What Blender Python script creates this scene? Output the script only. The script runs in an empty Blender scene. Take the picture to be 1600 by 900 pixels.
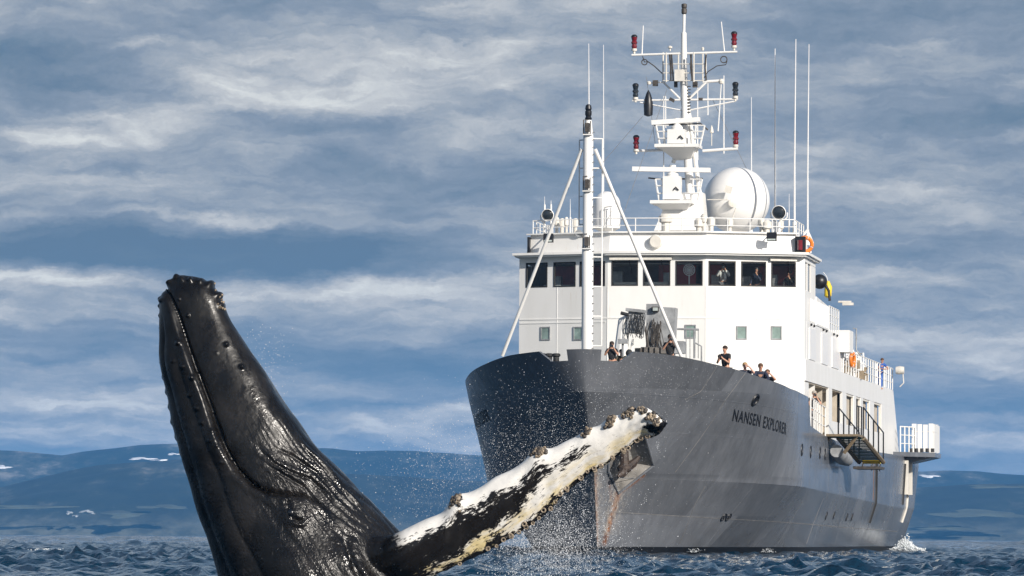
import bpy, bmesh, math, random
import numpy as np
from mathutils import Vector, Matrix, noise as mnoise, Euler
from mathutils.kdtree import KDTree

random.seed(7); rng = np.random.default_rng(7)
SC = bpy.context.scene
COL = SC.collection
R = math.radians

# ------------------------------------------------------------------ camera
F = 8000.0                       # focal length in photo pixels (1600 wide)
CAM_H = 0.72
cam_d = bpy.data.cameras.new('camera'); cam = bpy.data.objects.new('view_camera', cam_d); COL.objects.link(cam)
cam_d.sensor_width = 36.0; cam_d.lens = 36.0 * F / 1600.0
cam_d.clip_start = 1.0; cam_d.clip_end = 60000.0
PITCH = math.atan(389.0 / F)
cam.matrix_world = (Matrix.Translation((0, 0, CAM_H)) @ Matrix.Rotation(math.pi / 2 + PITCH, 4, 'X') @ Matrix.Rotation(R(0.33), 4, 'Z'))
SC.camera = cam
CM = cam.matrix_world.copy(); CI = CM.inverted()

def ray(px, py):
    v = CM.to_3x3() @ Vector(((px - 800) / F, (450 - py) / F, -1.0))
    return v
def at(px, py, Y):               # world point where the view line meets the plane y = Y
    v = ray(px, py)
    return CM.translation + v * (Y / v.y)
def proj(p):
    q = CI @ Vector(p)
    return 800 - F * q.x / q.z, 450 + F * q.y / q.z

# ------------------------------------------------------------------ sky and sun
SUN_AZ, SUN_EL = R(36), R(23)    # azimuth measured from -Y (behind the camera) towards +X
S = Vector((math.sin(SUN_AZ) * math.cos(SUN_EL), -math.cos(SUN_AZ) * math.cos(SUN_EL), math.sin(SUN_EL)))
sun_d = bpy.data.lights.new('sun', 'SUN'); sun = bpy.data.objects.new('sun', sun_d); COL.objects.link(sun)
sun_d.energy = 5.0; sun_d.angle = R(0.5); sun_d.color = (1.0, 0.93, 0.84)
sun.rotation_euler = S.to_track_quat('Z', 'Y').to_euler()
sun.location = (0, 0, 60)

W = bpy.data.worlds.new('World'); SC.world = W; W.use_nodes = True
nt = W.node_tree; nt.nodes.clear()
class NT:
    def __init__(s, t): s.t = t
    def n(s, typ, **kw):
        o = s.t.nodes.new(typ)
        for k, v in kw.items(): setattr(o, k, v)
        return o
    def put(s, sock, v):
        if isinstance(v, bpy.types.NodeSocket): s.t.links.new(v, sock)
        elif v is not None: sock.default_value = v
    def math(s, op, a, b=None, c=None, clamp=False):
        o = s.n('ShaderNodeMath', operation=op, use_clamp=clamp)
        s.put(o.inputs[0], a); s.put(o.inputs[1], b)
        if c is not None: s.put(o.inputs[2], c)
        return o.outputs[0]
    def comb(s, x, y, z):
        o = s.n('ShaderNodeCombineXYZ')
        for i, v in enumerate((x, y, z)): s.put(o.inputs[i], v)
        return o.outputs[0]
    def sep(s, v):
        o = s.n('ShaderNodeSeparateXYZ'); s.put(o.inputs[0], v); return o.outputs
    def noise(s, vec, scale, detail=4, rough=.55, dist=0, dim='3D'):
        o = s.n('ShaderNodeTexNoise', noise_dimensions=dim)
        s.put(o.inputs['Vector'], vec); o.inputs['Scale'].default_value = scale
        o.inputs['Detail'].default_value = detail; o.inputs['Roughness'].default_value = rough; o.inputs['Distortion'].default_value = dist
        return o.outputs['Fac']
    def vmul(s, v, k):
        o = s.n('ShaderNodeVectorMath', operation='MULTIPLY'); s.put(o.inputs[0], v); o.inputs[1].default_value = k; return o.outputs[0]
    def ramp(s, f, stops, interp='LINEAR'):
        o = s.n('ShaderNodeValToRGB'); s.put(o.inputs[0], f); e = o.color_ramp.elements; o.color_ramp.interpolation = interp
        while len(e) < len(stops): e.new(1.0)
        for el, (p, c) in zip(e, stops):
            el.position = p; el.color = (*c, 1) if len(c) == 3 else c
        return o.outputs[0]
    def mix(s, f, a, b):
        o = s.n('ShaderNodeMix', data_type='RGBA')
        s.put(o.inputs[0], f)
        for i, v in ((6, a), (7, b)):
            s.put(o.inputs[i], v if isinstance(v, bpy.types.NodeSocket) else (*v, 1))
        return o.outputs[2]
    def mapr(s, f, a, b, c=0.0, d=1.0):
        o = s.n('ShaderNodeMapRange'); s.put(o.inputs[0], f)
        for i, v in enumerate((a, b, c, d)): o.inputs[i + 1].default_value = v
        return o.outputs[0]

def lin(r, g, b):
    return tuple(((c / 255) / 12.92 if c / 255 <= .04045 else ((c / 255 + .055) / 1.055) ** 2.4) for c in (r, g, b))

w = NT(nt)
gen = w.n('ShaderNodeTexCoord').outputs['Generated']
gx, gy, gz = w.sep(gen)
az = w.math('MULTIPLY', w.math('ARCTAN2', gx, gy), 180 / math.pi)
el = w.math('MULTIPLY', w.math('ARCSINE', gz), 180 / math.pi)
elp = w.math('MAXIMUM', el, 0.0)
vv = w.math('MULTIPLY', w.math('LOGARITHM', w.math('ADD', w.math('MULTIPLY', elp, 1 / 8), 1.0), math.e), 8.0)   # far clouds flatten towards the horizon
p2 = w.comb(az, vv, 0.0)
wn = w.noise(w.vmul(p2, (0.8, 2.2, 1)), 1.0, 7, .66)
wn2 = w.noise(w.vmul(w.comb(az, vv, 7.3), (0.8, 2.4, 1)), 1.0, 7, .64)
az_w = w.math('ADD', az, w.math('MULTIPLY', w.math('SUBTRACT', wn, .5), 1.2))
el_w = w.math('ADD', vv, w.math('MULTIPLY', w.math('SUBTRACT', wn2, .5), .42))
pw = w.comb(az_w, el_w, 0.0)
n_big = w.noise(w.vmul(pw, (0.24, 1.75, 1)), 1.0, 7, .56)
n_mid = w.noise(w.vmul(w.comb(az_w, el_w, 3.1), (0.7, 5.0, 1)), 1.0, 7, .62)
n_fine = w.noise(w.vmul(w.comb(az, vv, 9.1), (3.4, 9.0, 1)), 1.0, 5, .62)
val = w.math('ADD', 0.535, w.math('MULTIPLY', w.math('SUBTRACT', n_big, .5), 1.35))
val = w.math('ADD', val, w.math('MULTIPLY', w.math('SUBTRACT', n_mid, .5), .55))
n_str = w.noise(w.vmul(w.comb(az_w, el_w, 5.7), (1.3, 11.0, 1)), 1.0, 6, .62)
val = w.math('ADD', val, w.math('MULTIPLY', w.math('SUBTRACT', n_fine, .5), .20))
val = w.math('ADD', val, w.math('MULTIPLY', w.math('SUBTRACT', n_str, .5), .36))
n_up = w.noise(w.vmul(w.comb(az_w, w.math('ADD', el_w, .16), 3.1), (0.7, 5.0, 1)), 1.0, 7, .62)
val = w.math('ADD', val, w.math('MULTIPLY', w.math('SUBTRACT', n_mid, n_up), .20))
n_up2 = w.noise(w.vmul(w.comb(az_w, w.math('ADD', el_w, .22), 0.0), (0.24, 1.75, 1)), 1.0, 7, .56)
val = w.math('ADD', val, w.math('MULTIPLY', w.math('SUBTRACT', n_big, n_up2), .42))
def sky_xy(px, py):
    v = ray(px, py).normalized(); a = math.degrees(math.atan2(v.x, v.y)); e = math.degrees(math.asin(v.z))
    return a, 8 * math.log(1 + max(e, 0) / 8)
# individual cloud banks: (photo x, y, half width, half height, brightness)
BANKS = [(110, 108, 190, 34, -.24), (240, 70, 120, 12, .40), (390, 135, 150, 35, .17), (720, 110, 130, 34, .30), (800, 68, 70, 14, .35),
         (215, 190, 95, 18, .30), (90, 212, 50, 16, .30), (520, 200, 120, 22, -.12), (60, 300, 250, 40, -.02), (520, 260, 200, 30, .06),
         (250, 392, 340, 36, -.60), (520, 398, 150, 32, -.42), (300, 340, 300, 6, .22), (90, 440, 160, 17, .62), (620, 450, 160, 20, .52), (790, 430, 80, 22, .30),
         (120, 540, 260, 42, -.14), (600, 585, 220, 35, -.20), (150, 632, 200, 14, .16), (170, 678, 200, 20, .26), (590, 655, 120, 13, .34), (720, 640, 50, 10, .3),
         (1420, 512, 110, 22, .24), (1540, 636, 150, 17, -.48), (1540, 690, 150, 18, .34), (1530, 585, 150, 22, .02), (1480, 160, 220, 40, -.06), (1480, 260, 200, 40, -.02),
         (500, 40, 300, 40, -.05), (850, 250, 120, 50, -.05), (1300, 20, 400, 30, -.1), (1420, 420, 150, 25, -.06), (740, 560, 120, 30, -.1)]
for (bx, by, sx, sy, am) in BANKS:
    a, e = sky_xy(bx, by); a1, e1 = sky_xy(bx, by - sy)
    kx = 1 / (sx / F * 57.3); ky = 1 / (e1 - e)
    dx = w.math('MULTIPLY', w.math('SUBTRACT', az_w, a), kx); dy = w.math('MULTIPLY', w.math('SUBTRACT', el_w, e), ky)
    q = w.math('ADD', w.math('MULTIPLY', dx, dx), w.math('MULTIPLY', dy, dy))
    val = w.math('MULTIPLY_ADD', w.math('POWER', math.e, w.math('MULTIPLY', q, -0.7)), am, val)
col = w.ramp(val, [(0.0, lin(94, 118, 144)), (.22, lin(116, 134, 155)), (.45, lin(142, 154, 171)), (.62, lin(168, 175, 185)), (.8, lin(200, 202, 205)), (1.0, lin(234, 235, 232))])
# lower sky is bluer and more saturated
low = w.mapr(elp, 0.9, 3.6, 1.0, 0.0)
col = w.mix(w.math('MULTIPLY', w.math('MULTIPLY', low, w.mapr(val, .25, .8, 1, 0)), .36), col, lin(84, 130, 168))
nish = w.n('ShaderNodeTexSky', sky_type='NISHITA'); nish.sun_disc = False
nish.sun_elevation = SUN_EL; nish.sun_rotation = math.pi - SUN_AZ   # same direction as the sun lamp
bg = w.n('ShaderNodeBackground'); bg.inputs['Strength'].default_value = 0.1
# a closed deck of cloud in front of the clear sky, thinner where it breaks
colb = w.n('ShaderNodeVectorMath', operation='SCALE'); w.put(colb.inputs[0], col); w.put(colb.inputs['Scale'], w.math('MULTIPLY_ADD', w.math('POWER', math.e, w.math('MULTIPLY', elp, -1.1)), 8.0, 9.0))
cover = w.math('MULTIPLY', w.mapr(n_big, .15, .4, .86, .95), w.mapr(elp, 6.3, 16.0, 1.0, .12))   # the deck opens overhead
fin = w.mix(cover, nish.outputs[0], colb.outputs[0])
w.put(bg.inputs['Color'], fin)
out = w.n('ShaderNodeOutputWorld'); nt.links.new(bg.outputs[0], out.inputs['Surface'])

SC.view_settings.view_transform = 'Standard'; SC.view_settings.look = 'None'
SC.view_settings.exposure = 0.12; SC.view_settings.gamma = 1.0; SC.view_settings.use_curve_mapping = False
SC.render.engine = 'CYCLES'
SC.cycles.use_denoising = True
SC.cycles.max_bounces = 8; SC.cycles.volume_bounces = 1; SC.cycles.transparent_max_bounces = 16

# ------------------------------------------------------------------ helpers
def tag(o, label=None, cat=None, group=None, kind=None):
    if label: o['label'] = label
    if cat: o['category'] = cat
    if group: o['group'] = group
    if kind: o['kind'] = kind
    return o
def empty(name, loc=(0, 0, 0), rz=0.0):
    o = bpy.data.objects.new(name, None); COL.objects.link(o); o.location = loc; o.rotation_euler = (0, 0, rz)
    o.empty_display_size = .3
    return o
def mesh_obj(name, V, Fc, mat, parent=None, smooth=30):
    me = bpy.data.meshes.new(name); me.from_pydata(V, [], Fc); me.validate(); me.update()
    mats = mat if isinstance(mat, (list, tuple)) else [mat]
    for m in mats: me.materials.append(m)
    if smooth:
        me.polygons.foreach_set('use_smooth', [True] * len(me.polygons))
        if smooth < 180: me.set_sharp_from_angle(angle=R(smooth))
    o = bpy.data.objects.new(name, me); COL.objects.link(o)
    if parent: o.parent = parent
    return o
class MB:
    def __init__(s): s.v = []; s.f = []
    def add(s, V, Fc):
        b = len(s.v); s.v += [tuple(p) for p in V]; s.f += [tuple(b + i for i in f) for f in Fc]; return s
    def box(s, c, d, rz=0.0, rx=0.0, ry=0.0):
        M = Euler((rx, ry, rz)).to_matrix(); c = Vector(c)
        V = [c + M @ Vector((x * d[0] / 2, y * d[1] / 2, z * d[2] / 2)) for x in (-1, 1) for y in (-1, 1) for z in (-1, 1)]
        return s.add(V, [(0, 1, 3, 2), (4, 6, 7, 5), (0, 4, 5, 1), (2, 3, 7, 6), (0, 2, 6, 4), (1, 5, 7, 3)])
    def tube(s, pts, r, n=8, cap=True):
        pts = [Vector(p) for p in pts]; rs = r if isinstance(r, (list, tuple)) else [r] * len(pts)
        V = []; Fc = []; u = None
        for i, p in enumerate(pts):
            t = ((pts[min(i + 1, len(pts) - 1)] - pts[max(i - 1, 0)])).normalized()
            if u is None:
                u = t.orthogonal().normalized()
            else:
                u = (u - t * u.dot(t)); u = u.normalized() if u.length > 1e-6 else t.orthogonal().normalized()
            v = t.cross(u)
            for k in range(n):
                a = 2 * math.pi * k / n; V.append(p + (u * math.cos(a) + v * math.sin(a)) * rs[i])
        for i in range(len(pts) - 1):
            for k in range(n):
                Fc.append((i * n + k, i * n + (k + 1) % n, (i + 1) * n + (k + 1) % n, (i + 1) * n + k))
        if cap:
            Fc.append(tuple(range(n - 1, -1, -1))); Fc.append(tuple((len(pts) - 1) * n + k for k in range(n)))
        return s.add(V, Fc)
    def lathe(s, c, prof, n=20, axis=(0, 0, 1)):
        q = Vector((0, 0, 1)).rotation_difference(Vector(axis).normalized()); c = Vector(c); V = []; Fc = []
        for (r, z) in prof:
            for k in range(n):
                a = 2 * math.pi * k / n; V.append(c + q @ Vector((max(r, 1e-4) * math.cos(a), max(r, 1e-4) * math.sin(a), z)))
        for i in range(len(prof) - 1):
            for k in range(n): Fc.append((i * n + k, i * n + (k + 1) % n, (i + 1) * n + (k + 1) % n, (i + 1) * n + k))
        Fc.append(tuple(range(n - 1, -1, -1))); Fc.append(tuple((len(prof) - 1) * n + k for k in range(n)))
        return s.add(V, Fc)
    def ell(s, c, r, n=12, m=8, M=None):
        c = Vector(c); V = []; Fc = []
        for i in range(m + 1):
            ph = math.pi * (i + .02 * (i == 0) - .02 * (i == m)) / m
            for k in range(n):
                a = 2 * math.pi * k / n
                p = Vector((r[0] * math.sin(ph) * math.cos(a), r[1] * math.sin(ph) * math.sin(a), r[2] * math.cos(ph)))
                V.append(c + (M @ p if M else p))
        for i in range(m):
            for k in range(n): Fc.append((i * n + k, (i + 1) * n + k, (i + 1) * n + (k + 1) % n, i * n + (k + 1) % n))
        return s.add(V, Fc)
    def torus(s, c, Rr, r, axis=(0, 0, 1), n=20, m=8):
        q = Vector((0, 0, 1)).rotation_difference(Vector(axis).normalized()); c = Vector(c); V = []; Fc = []
        for i in range(n):
            a = 2 * math.pi * i / n
            for k in range(m):
                b = 2 * math.pi * k / m
                V.append(c + q @ Vector(((Rr + r * math.cos(b)) * math.cos(a), (Rr + r * math.cos(b)) * math.sin(a), r * math.sin(b))))
        for i in range(n):
            for k in range(m): Fc.append((i * m + k, ((i + 1) % n) * m + k, ((i + 1) % n) * m + (k + 1) % m, i * m + (k + 1) % m))
        return s.add(V, Fc)
    def prism(s, poly, z0, z1):          # polygon in xy, extruded in z
        n = len(poly); V = [(x, y, z0) for x, y in poly] + [(x, y, z1) for x, y in poly]
        Fc = [(i, (i + 1) % n, n + (i + 1) % n, n + i) for i in range(n)] + [tuple(range(n - 1, -1, -1)), tuple(range(n, 2 * n))]
        return s.add(V, Fc)
    def side_prism(s, poly, x0, x1):     # polygon in yz, extruded in x
        n = len(poly); V = [(x0, y, z) for y, z in poly] + [(x1, y, z) for y, z in poly]
        Fc = [(i, (i + 1) % n, n + (i + 1) % n, n + i) for i in range(n)] + [tuple(range(n - 1, -1, -1)), tuple(range(n, 2 * n))]
        return s.add(V, Fc)
    def band(s, path, z0, z1, th, caps=True, lean=0.0, closed=False):  # wall along a path in xy, mitred; outside on the -y / right-hand side
        n = len(path); P = [Vector((p[0], p[1])) for p in path]; O = []
        for i in range(n):
            a = (P[i] - P[i - 1]).normalized() if i > 0 else None
            b = (P[i + 1] - P[i]).normalized() if i < n - 1 else None
            na = Vector((-a.y, a.x)) if a else None; nb = Vector((-b.y, b.x)) if b else None
            if na is None: m = nb
            elif nb is None: m = na
            else:
                m = (na + nb); m = m / max(.2, m.length_squared) * 2
            O.append(m)
        V = []
        for i in range(n):
            for (z, l) in ((z0, 0.0), (z1, lean)):
                for t in (0.0, th):
                    q = P[i] + O[i] * (t + l); V.append((q.x, q.y, z))
        Fc = []
        for i in range(n - 1):
            a = 4 * i; b = a + 4
            Fc += [(a, b, b + 2, a + 2), (a + 1, a + 3, b + 3, b + 1)]
            if caps: Fc += [(a + 2, b + 2, b + 3, a + 3), (a, a + 1, b + 1, b)]
        if caps:
            Fc += [(0, 2, 3, 1)]; e = 4 * (n - 1); Fc += [(e, e + 1, e + 3, e + 2)]
        return s.add(V, Fc)
    def build(s, name, mat, parent=None, smooth=30, label=None):
        o = mesh_obj(name, s.v, s.f, mat, parent, smooth)
        me = o.data; bm = bmesh.new(); bm.from_mesh(me); bmesh.ops.recalc_face_normals(bm, faces=bm.faces[:]); bm.to_mesh(me); bm.free()
        if label: o['label'] = label
        return o

# ------------------------------------------------------------------ materials
def mat(name, base, rough=.5, metal=0.0, var=0.0, vscale=3.0, bump=0.0, bscale=40.0, coat=0.0, stretch=(1, 1, 1), spec=None, alpha=None):
    m = bpy.data.materials.new(name); m.use_nodes = True; t = NT(m.node_tree); b = m.node_tree.nodes['Principled BSDF']
    co = t.n('ShaderNodeTexCoord').outputs['Object']
    if var:
        f = t.noise(t.vmul(co, stretch), vscale, 6, .6)
        c2 = tuple(max(0, c * (1 - var)) for c in base); c3 = tuple(min(1, c * (1 + var)) for c in base)
        t.put(b.inputs['Base Color'], t.ramp(f, [(.3, c2), (.7, c3)]))
    else: b.inputs['Base Color'].default_value = (*base, 1)
    b.inputs['Roughness'].default_value = rough; b.inputs['Metallic'].default_value = metal
    if coat: b.inputs['Coat Weight'].default_value = coat; b.inputs['Coat Roughness'].default_value = .15
    if spec is not None: b.inputs['Specular IOR Level'].default_value = spec
    if bump:
        bn = t.n('ShaderNodeBump'); bn.inputs['Strength'].default_value = bump; bn.inputs['Distance'].default_value = .02
        t.put(bn.inputs['Height'], t.noise(t.vmul(co, stretch), bscale, 4, .6)); t.put(b.inputs['Normal'], bn.outputs[0])
    return m
M = {}
def white_mat():
    m = bpy.data.materials.new('white_paint'); m.use_nodes = True; t = NT(m.node_tree); b = m.node_tree.nodes['Principled BSDF']
    co = t.n('ShaderNodeTexCoord').outputs['Object']
    c = t.ramp(t.noise(t.vmul(co, (1, 1, .3)), 1.2, 6, .6), [(.3, (.75, .74, .71)), (.7, (.82, .81, .79))])
    weep = t.noise(t.vmul(co, (3.2, 3.2, .22)), 2.0, 5, .7); spot = t.noise(co, .8, 3, .5)
    c = t.mix(t.math('MULTIPLY', t.math('MULTIPLY', t.mapr(weep, .60, .72), t.mapr(spot, .42, .62)), .42), c, (.46, .36, .25))
    t.put(b.inputs['Base Color'], c); b.inputs['Roughness'].default_value = .38
    bn = t.n('ShaderNodeBump'); bn.inputs['Strength'].default_value = .12; bn.inputs['Distance'].default_value = .02
    t.put(bn.inputs['Height'], t.noise(t.vmul(co, (1, 1, .6)), 1.4, 2, .5)); t.put(b.inputs['Normal'], bn.outputs[0]); return m
M['white'] = white_mat()
M['whitegloss'] = mat('white_fibreglass', (.80, .79, .77), .3, var=.03, vscale=2)
M['offwhite'] = mat('weathered_white_paint', (.66, .63, .57), .5, var=.12, vscale=4, stretch=(1, 1, .4))
M['deck'] = mat('deck_grey_green', (.12, .15, .13), .8, var=.2, vscale=6)
M['beige'] = mat('beige_side_lining', (.50, .44, .36), .6, var=.15, vscale=2)
M['black'] = mat('black_paint', (.012, .012, .014), .4)
M['rubber'] = mat('black_rubber', (.02, .02, .02), .7, var=.3, vscale=9)
M['steel'] = mat('galvanised_steel', (.32, .32, .32), .45, .6, var=.25, vscale=8)
M['greymach'] = mat('grey_machinery_paint', (.27, .28, .29), .5, var=.35, vscale=3, bump=.1)
M['darkmach'] = mat('greasy_dark_machinery', (.06, .052, .045), .55, var=.6, vscale=7, bump=.2)
M['red'] = mat('red_lantern_glass', (.16, .008, .012), .15, coat=.6)
M['redint'] = mat('red_interior_panel', (.38, .07, .085), .5, var=.3, vscale=2)
M['darkint'] = mat('dark_interior_panel', (.13, .13, .14), .6, var=.3, vscale=2)
M['woodint'] = mat('varnished_wood_console', (.22, .09, .04), .4, var=.3, vscale=5)
M['orange'] = mat('orange_plastic', (.75, .20, .02), .45, var=.1, vscale=4)
M['yellow'] = mat('yellow_plastic', (.75, .55, .03), .5, var=.1, vscale=4)
M['blue'] = mat('blue_cloth', (.03, .10, .36), .8, var=.3, vscale=6)
M['greenmat'] = mat('dark_green_grating', (.012, .05, .03), .7, var=.4, vscale=14)
M['timber'] = mat('oily_timber_edging', (.19, .145, .09), .6, var=.35, vscale=8)
M['anchor'] = mat('rusty_black_anchor', (.045, .030, .022), .7, var=.6, vscale=6, bump=.3, bscale=14)
M['lens'] = mat('dark_lens_glass', (.02, .025, .03), .08, coat=.5)
M['lampglass'] = mat('pale_lamp_glass', (.42, .47, .45), .2, coat=.5, var=.2, vscale=5)
M['lettering'] = mat('black_lettering_paint', (.012, .012, .014), .45)
M['scuff'] = mat('pale_scuff_paint', (.17, .165, .16), .6, var=.4, vscale=3)
M['portglass'] = mat('pale_green_port_glass', (.22, .30, .27), .12, var=.35, vscale=2.5, coat=.6)

def glass_mat():
    m = bpy.data.materials.new('window_glass'); m.use_nodes = True; t = NT(m.node_tree); m.node_tree.nodes.clear()
    g = t.n('ShaderNodeBsdfGlossy'); g.inputs['Roughness'].default_value = .03; g.inputs['Color'].default_value = (.9, .95, 1, 1)
    tr = t.n('ShaderNodeBsdfTransparent'); tr.inputs['Color'].default_value = (.93, .96, .95, 1)
    fr = t.n('ShaderNodeFresnel'); fr.inputs['IOR'].default_value = 1.45
    mx = t.n('ShaderNodeMixShader'); t.put(mx.inputs[0], fr.outputs[0]); t.put(mx.inputs[1], tr.outputs[0]); t.put(mx.inputs[2], g.outputs[0])
    o = t.n('ShaderNodeOutputMaterial'); t.put(o.inputs['Surface'], mx.outputs[0]); return m
M['glass'] = glass_mat()

def hull_mat(name, base, k=1.0):
    m = bpy.data.materials.new(name); m.use_nodes = True; t = NT(m.node_tree); b = m.node_tree.nodes['Principled BSDF']
    co = t.n('ShaderNodeTexCoord').outputs['Object']
    streak = t.noise(t.vmul(co, (1.2, 1.2, .16)), 1.3, 6, .65)
    broad = t.noise(t.vmul(co, (.25, .25, .5)), 1.0, 3, .5)
    fine = t.noise(t.vmul(co, (6, 6, 1.2)), 1.0, 5, .7)
    f = t.math('ADD', t.math('ADD', t.math('MULTIPLY', streak, .55), t.math('MULTIPLY', broad, .35)), t.math('MULTIPLY', fine, .25))
    c = t.ramp(f, [(.36, tuple(x * .70 for x in base)), (.56, base), (.78, tuple(x * 1.38 for x in base))])
    ox, oy, oz = t.sep(co)
    wnz = t.n('ShaderNodeTexWhiteNoise', noise_dimensions='2D')
    skew = t.math('MULTIPLY_ADD', oz, -.25, oy)
    t.put(wnz.inputs['Vector'], t.comb(t.math('FLOOR', t.math('DIVIDE', skew, 4.3)), t.math('FLOOR', t.math('DIVIDE', oz, 1.62)), 0.0))
    pm = t.n('ShaderNodeVectorMath', operation='SCALE'); t.put(pm.inputs[0], c); t.put(pm.inputs['Scale'], t.mapr(wnz.outputs['Value'], 0, 1, .80, 1.22)); c = pm.outputs[0]
    # salt bloom and scraped runs
    sc = t.noise(t.vmul(co, (2.4, 2.4, .12)), 2.2, 5, .7)
    c = t.mix(t.math('MULTIPLY', t.mapr(sc, .60, .74), .35), c, (.26, .26, .27))
    at_ = t.n('ShaderNodeAttribute', attribute_name='rust')
    rn = t.noise(t.vmul(co, (5, 5, 1.4)), 1.6, 5, .7)
    rf = t.math('MULTIPLY', at_.outputs['Fac'], t.mapr(rn, .30, .58, .35, 1.0), clamp=True)
    rcol = t.ramp(t.noise(co, 6.0, 4, .6), [(.35, (.08, .022, .004)), (.65, (.30, .105, .012))])
    c = t.mix(rf, c, rcol)
    at2 = t.n('ShaderNodeAttribute', attribute_name='scrape')
    sn = t.noise(t.vmul(co, (7, 7, 2.2)), 1.5, 5, .75)
    c = t.mix(t.math('MULTIPLY', at2.outputs['Fac'], t.mapr(sn, .42, .66), clamp=True), c, (.42, .38, .33))
    t.put(b.inputs['Base Color'], c)
    t.put(b.inputs['Roughness'], t.math('ADD', t.mapr(broad, .3, .7, .17, .30), t.math('MULTIPLY', rf, .3)))
    b.inputs['Specular IOR Level'].default_value = .7
    # slightly dished plating between frames
    w1 = t.noise(t.vmul(co, (.0, .9, .5)), 1.0, 2, .5); w2 = t.noise(t.vmul(co, (3, 3, 3)), 1.0, 3, .5)
    bn = t.n('ShaderNodeBump'); bn.inputs['Strength'].default_value = .30; bn.inputs['Distance'].default_value = .05
    t.put(bn.inputs['Height'], t.math('ADD', w1, t.math('MULTIPLY', w2, .06))); t.put(b.inputs['Normal'], bn.outputs[0])
    return m
M['hull'] = hull_mat('grey_hull_paint', (.124, .131, .145))
M['boot'] = mat('black_boot_topping', (.010, .010, .011), .5, var=.5, vscale=4, stretch=(1, 1, .3))

# ------------------------------------------------------------------ the ship: hull surface
SHIP_YAW = R(9.0)
ship = empty('expedition_ship', (3.4, 200.0, 0.0), -SHIP_YAW)
tag(ship, 'white and dark grey expedition ship heading towards the whale, bow on', 'ship')
SM = Matrix.Translation((3.4, 200.0, 0.0)) @ Matrix.Rotation(-SHIP_YAW, 4, 'Z'); SI = SM.inverted()
def loc(px, py, d=None, x=None, z=None):
    """ship-local point seen at a photo pixel on the plane y=d, x=x or z=z"""
    o = SI @ CM.translation; v = SI.to_3x3() @ ray(px, py)
    k = (d - o.y) / v.y if d is not None else (x - o.x) / v.x if x is not None else (z - o.z) / v.z
    return o + v * k
def lproj(p): return proj(SM @ Vector(p))

def d_stem(z): return float(np.interp(z, [-2, 0, 3.1, 6.3, 8.0], [.4, 0, -1.0, -3.75, -4.2]))
def sh(q, p, e): q = min(max(q, 0), 1); return (1 - (1 - q) ** p) ** e
def zk1(u): return 3.05 - .7 * min(u / 60, 1)
def zk2(u): return max(4.6, 6.3 - .035 * u)
def z_sheer(u): return float(np.interp(u, [0, 2, 4, 8, 12, 18.3], [7.92, 7.76, 7.50, 7.08, 6.80, 6.64]))
def ztop(u):
    if u <= 18.3: return z_sheer(u)
    if u >= 19.0: return float(np.interp(u, [19, 24, 30, 45, 62, 73], [5.45, 5.2, 5.05, 4.9, 4.98, 5.15]))
    return z_sheer(18.3) + (5.45 - z_sheer(18.3)) * (u - 18.3) / .7
def notch(u):
    return .42 * float(np.interp(u, [.145, .16, .52, .78], [0, 1, 1, 0]))
def levels(u):
    aft = 1 - .02 * max(0, (u - 50) / 23) ** 2
    return [(-2.0, 5.3 * sh(u / 30, 1.5, 1.0) * aft), (0.0, 5.8 * sh(u / 24, 1.6, .95) * aft), (zk1(u), 6.6 * sh(u / 15.5, 1.75, .88) * aft),
            (zk2(u), 6.68 * sh(u / 14.5, 2.0, .74)), (8.3, 6.72 * sh(u / 12.2, 2.2, .60))]
D_END = 75.0
def hull(u, z):
    L = levels(u); b = float(np.interp(z, [l[0] for l in L], [l[1] for l in L]))
    ds = d_stem(z); return Vector((b, ds + u * (D_END - ds) / D_END, z))
def hull_hit(px, py, side=1, u0=6.0, z0=4.0):
    u, z = u0, z0
    for _ in range(40):
        def f(u, z):
            p = hull(max(u, 0), z); return np.array(lproj((side * p.x, p.y, p.z)))
        a = f(u, z); e = np.array([px, py]) - a
        if abs(e).max() < .02: break
        J = np.stack([(f(u + .02, z) - a) / .02, (f(u, z + .02) - a) / .02], 1)
        try: s_ = np.linalg.solve(J, e)
        except np.linalg.LinAlgError: break
        s_ = np.clip(s_, -2, 2); u = max(0.01, u + s_[0]); z = min(8, max(-.5, z + s_[1]))
    return u, z
def hull_n(u, z, side=1):
    a = hull(u, z); b = hull(u + .05, z); c = hull(u, z + .05)
    n = (b - a).cross(c - a).normalized()
    if n.x < 0: n = -n
    return Vector((n.x * side, n.y, n.z))

US = np.unique(np.concatenate([[0, .008, .02, .04, .07, .10, .12, .145, .16, .2, .25, .3, .35, .4, .46, .52, .6, .7, .78], np.arange(.8, 4.2, .06), np.arange(4.2, 18.3, .28), [18.3, 18.65, 19.0],
                               np.arange(19.6, D_END, 1.1), [D_END]]))
# anchor pocket outline, photo pixels on the port bow
POCK_PX = [(953, 690), (1006, 676), (1021, 727), (966, 771), (950, 735)]
POCK = [hull_hit(px, py, 1, 2.0, 4.0) for px, py in POCK_PX]
def in_poly(x, y, P):
    c = False; n = len(P)
    for i in range(n):
        (x1, y1), (x2, y2) = P[i], P[i - 1]
        if (y1 > y) != (y2 > y) and x < (x2 - x1) * (y - y1) / (y2 - y1) + x1: c = not c
    return c
RUST_L = [[hull_hit(*p, 1, 2.0, 2.0) for p in L] for L in
          [[(966, 771), (958, 800), (948, 835), (944, 848)], [(966, 771), (985, 757), (1005, 742)], [(952, 752), (956, 790)]]]
def seg_d(u, z, L):
    best = 9
    for (a, b) in zip(L[:-1], L[1:]):
        ax, ay = a; bx, by = b; dx, dy = bx - ax, by - ay; k = max(0, min(1, ((u - ax) * dx + (z - ay) * dy) / max(1e-9, dx * dx + dy * dy)))
        best = min(best, math.hypot(u - ax - k * dx, z - ay - k * dy))
    return best
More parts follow.
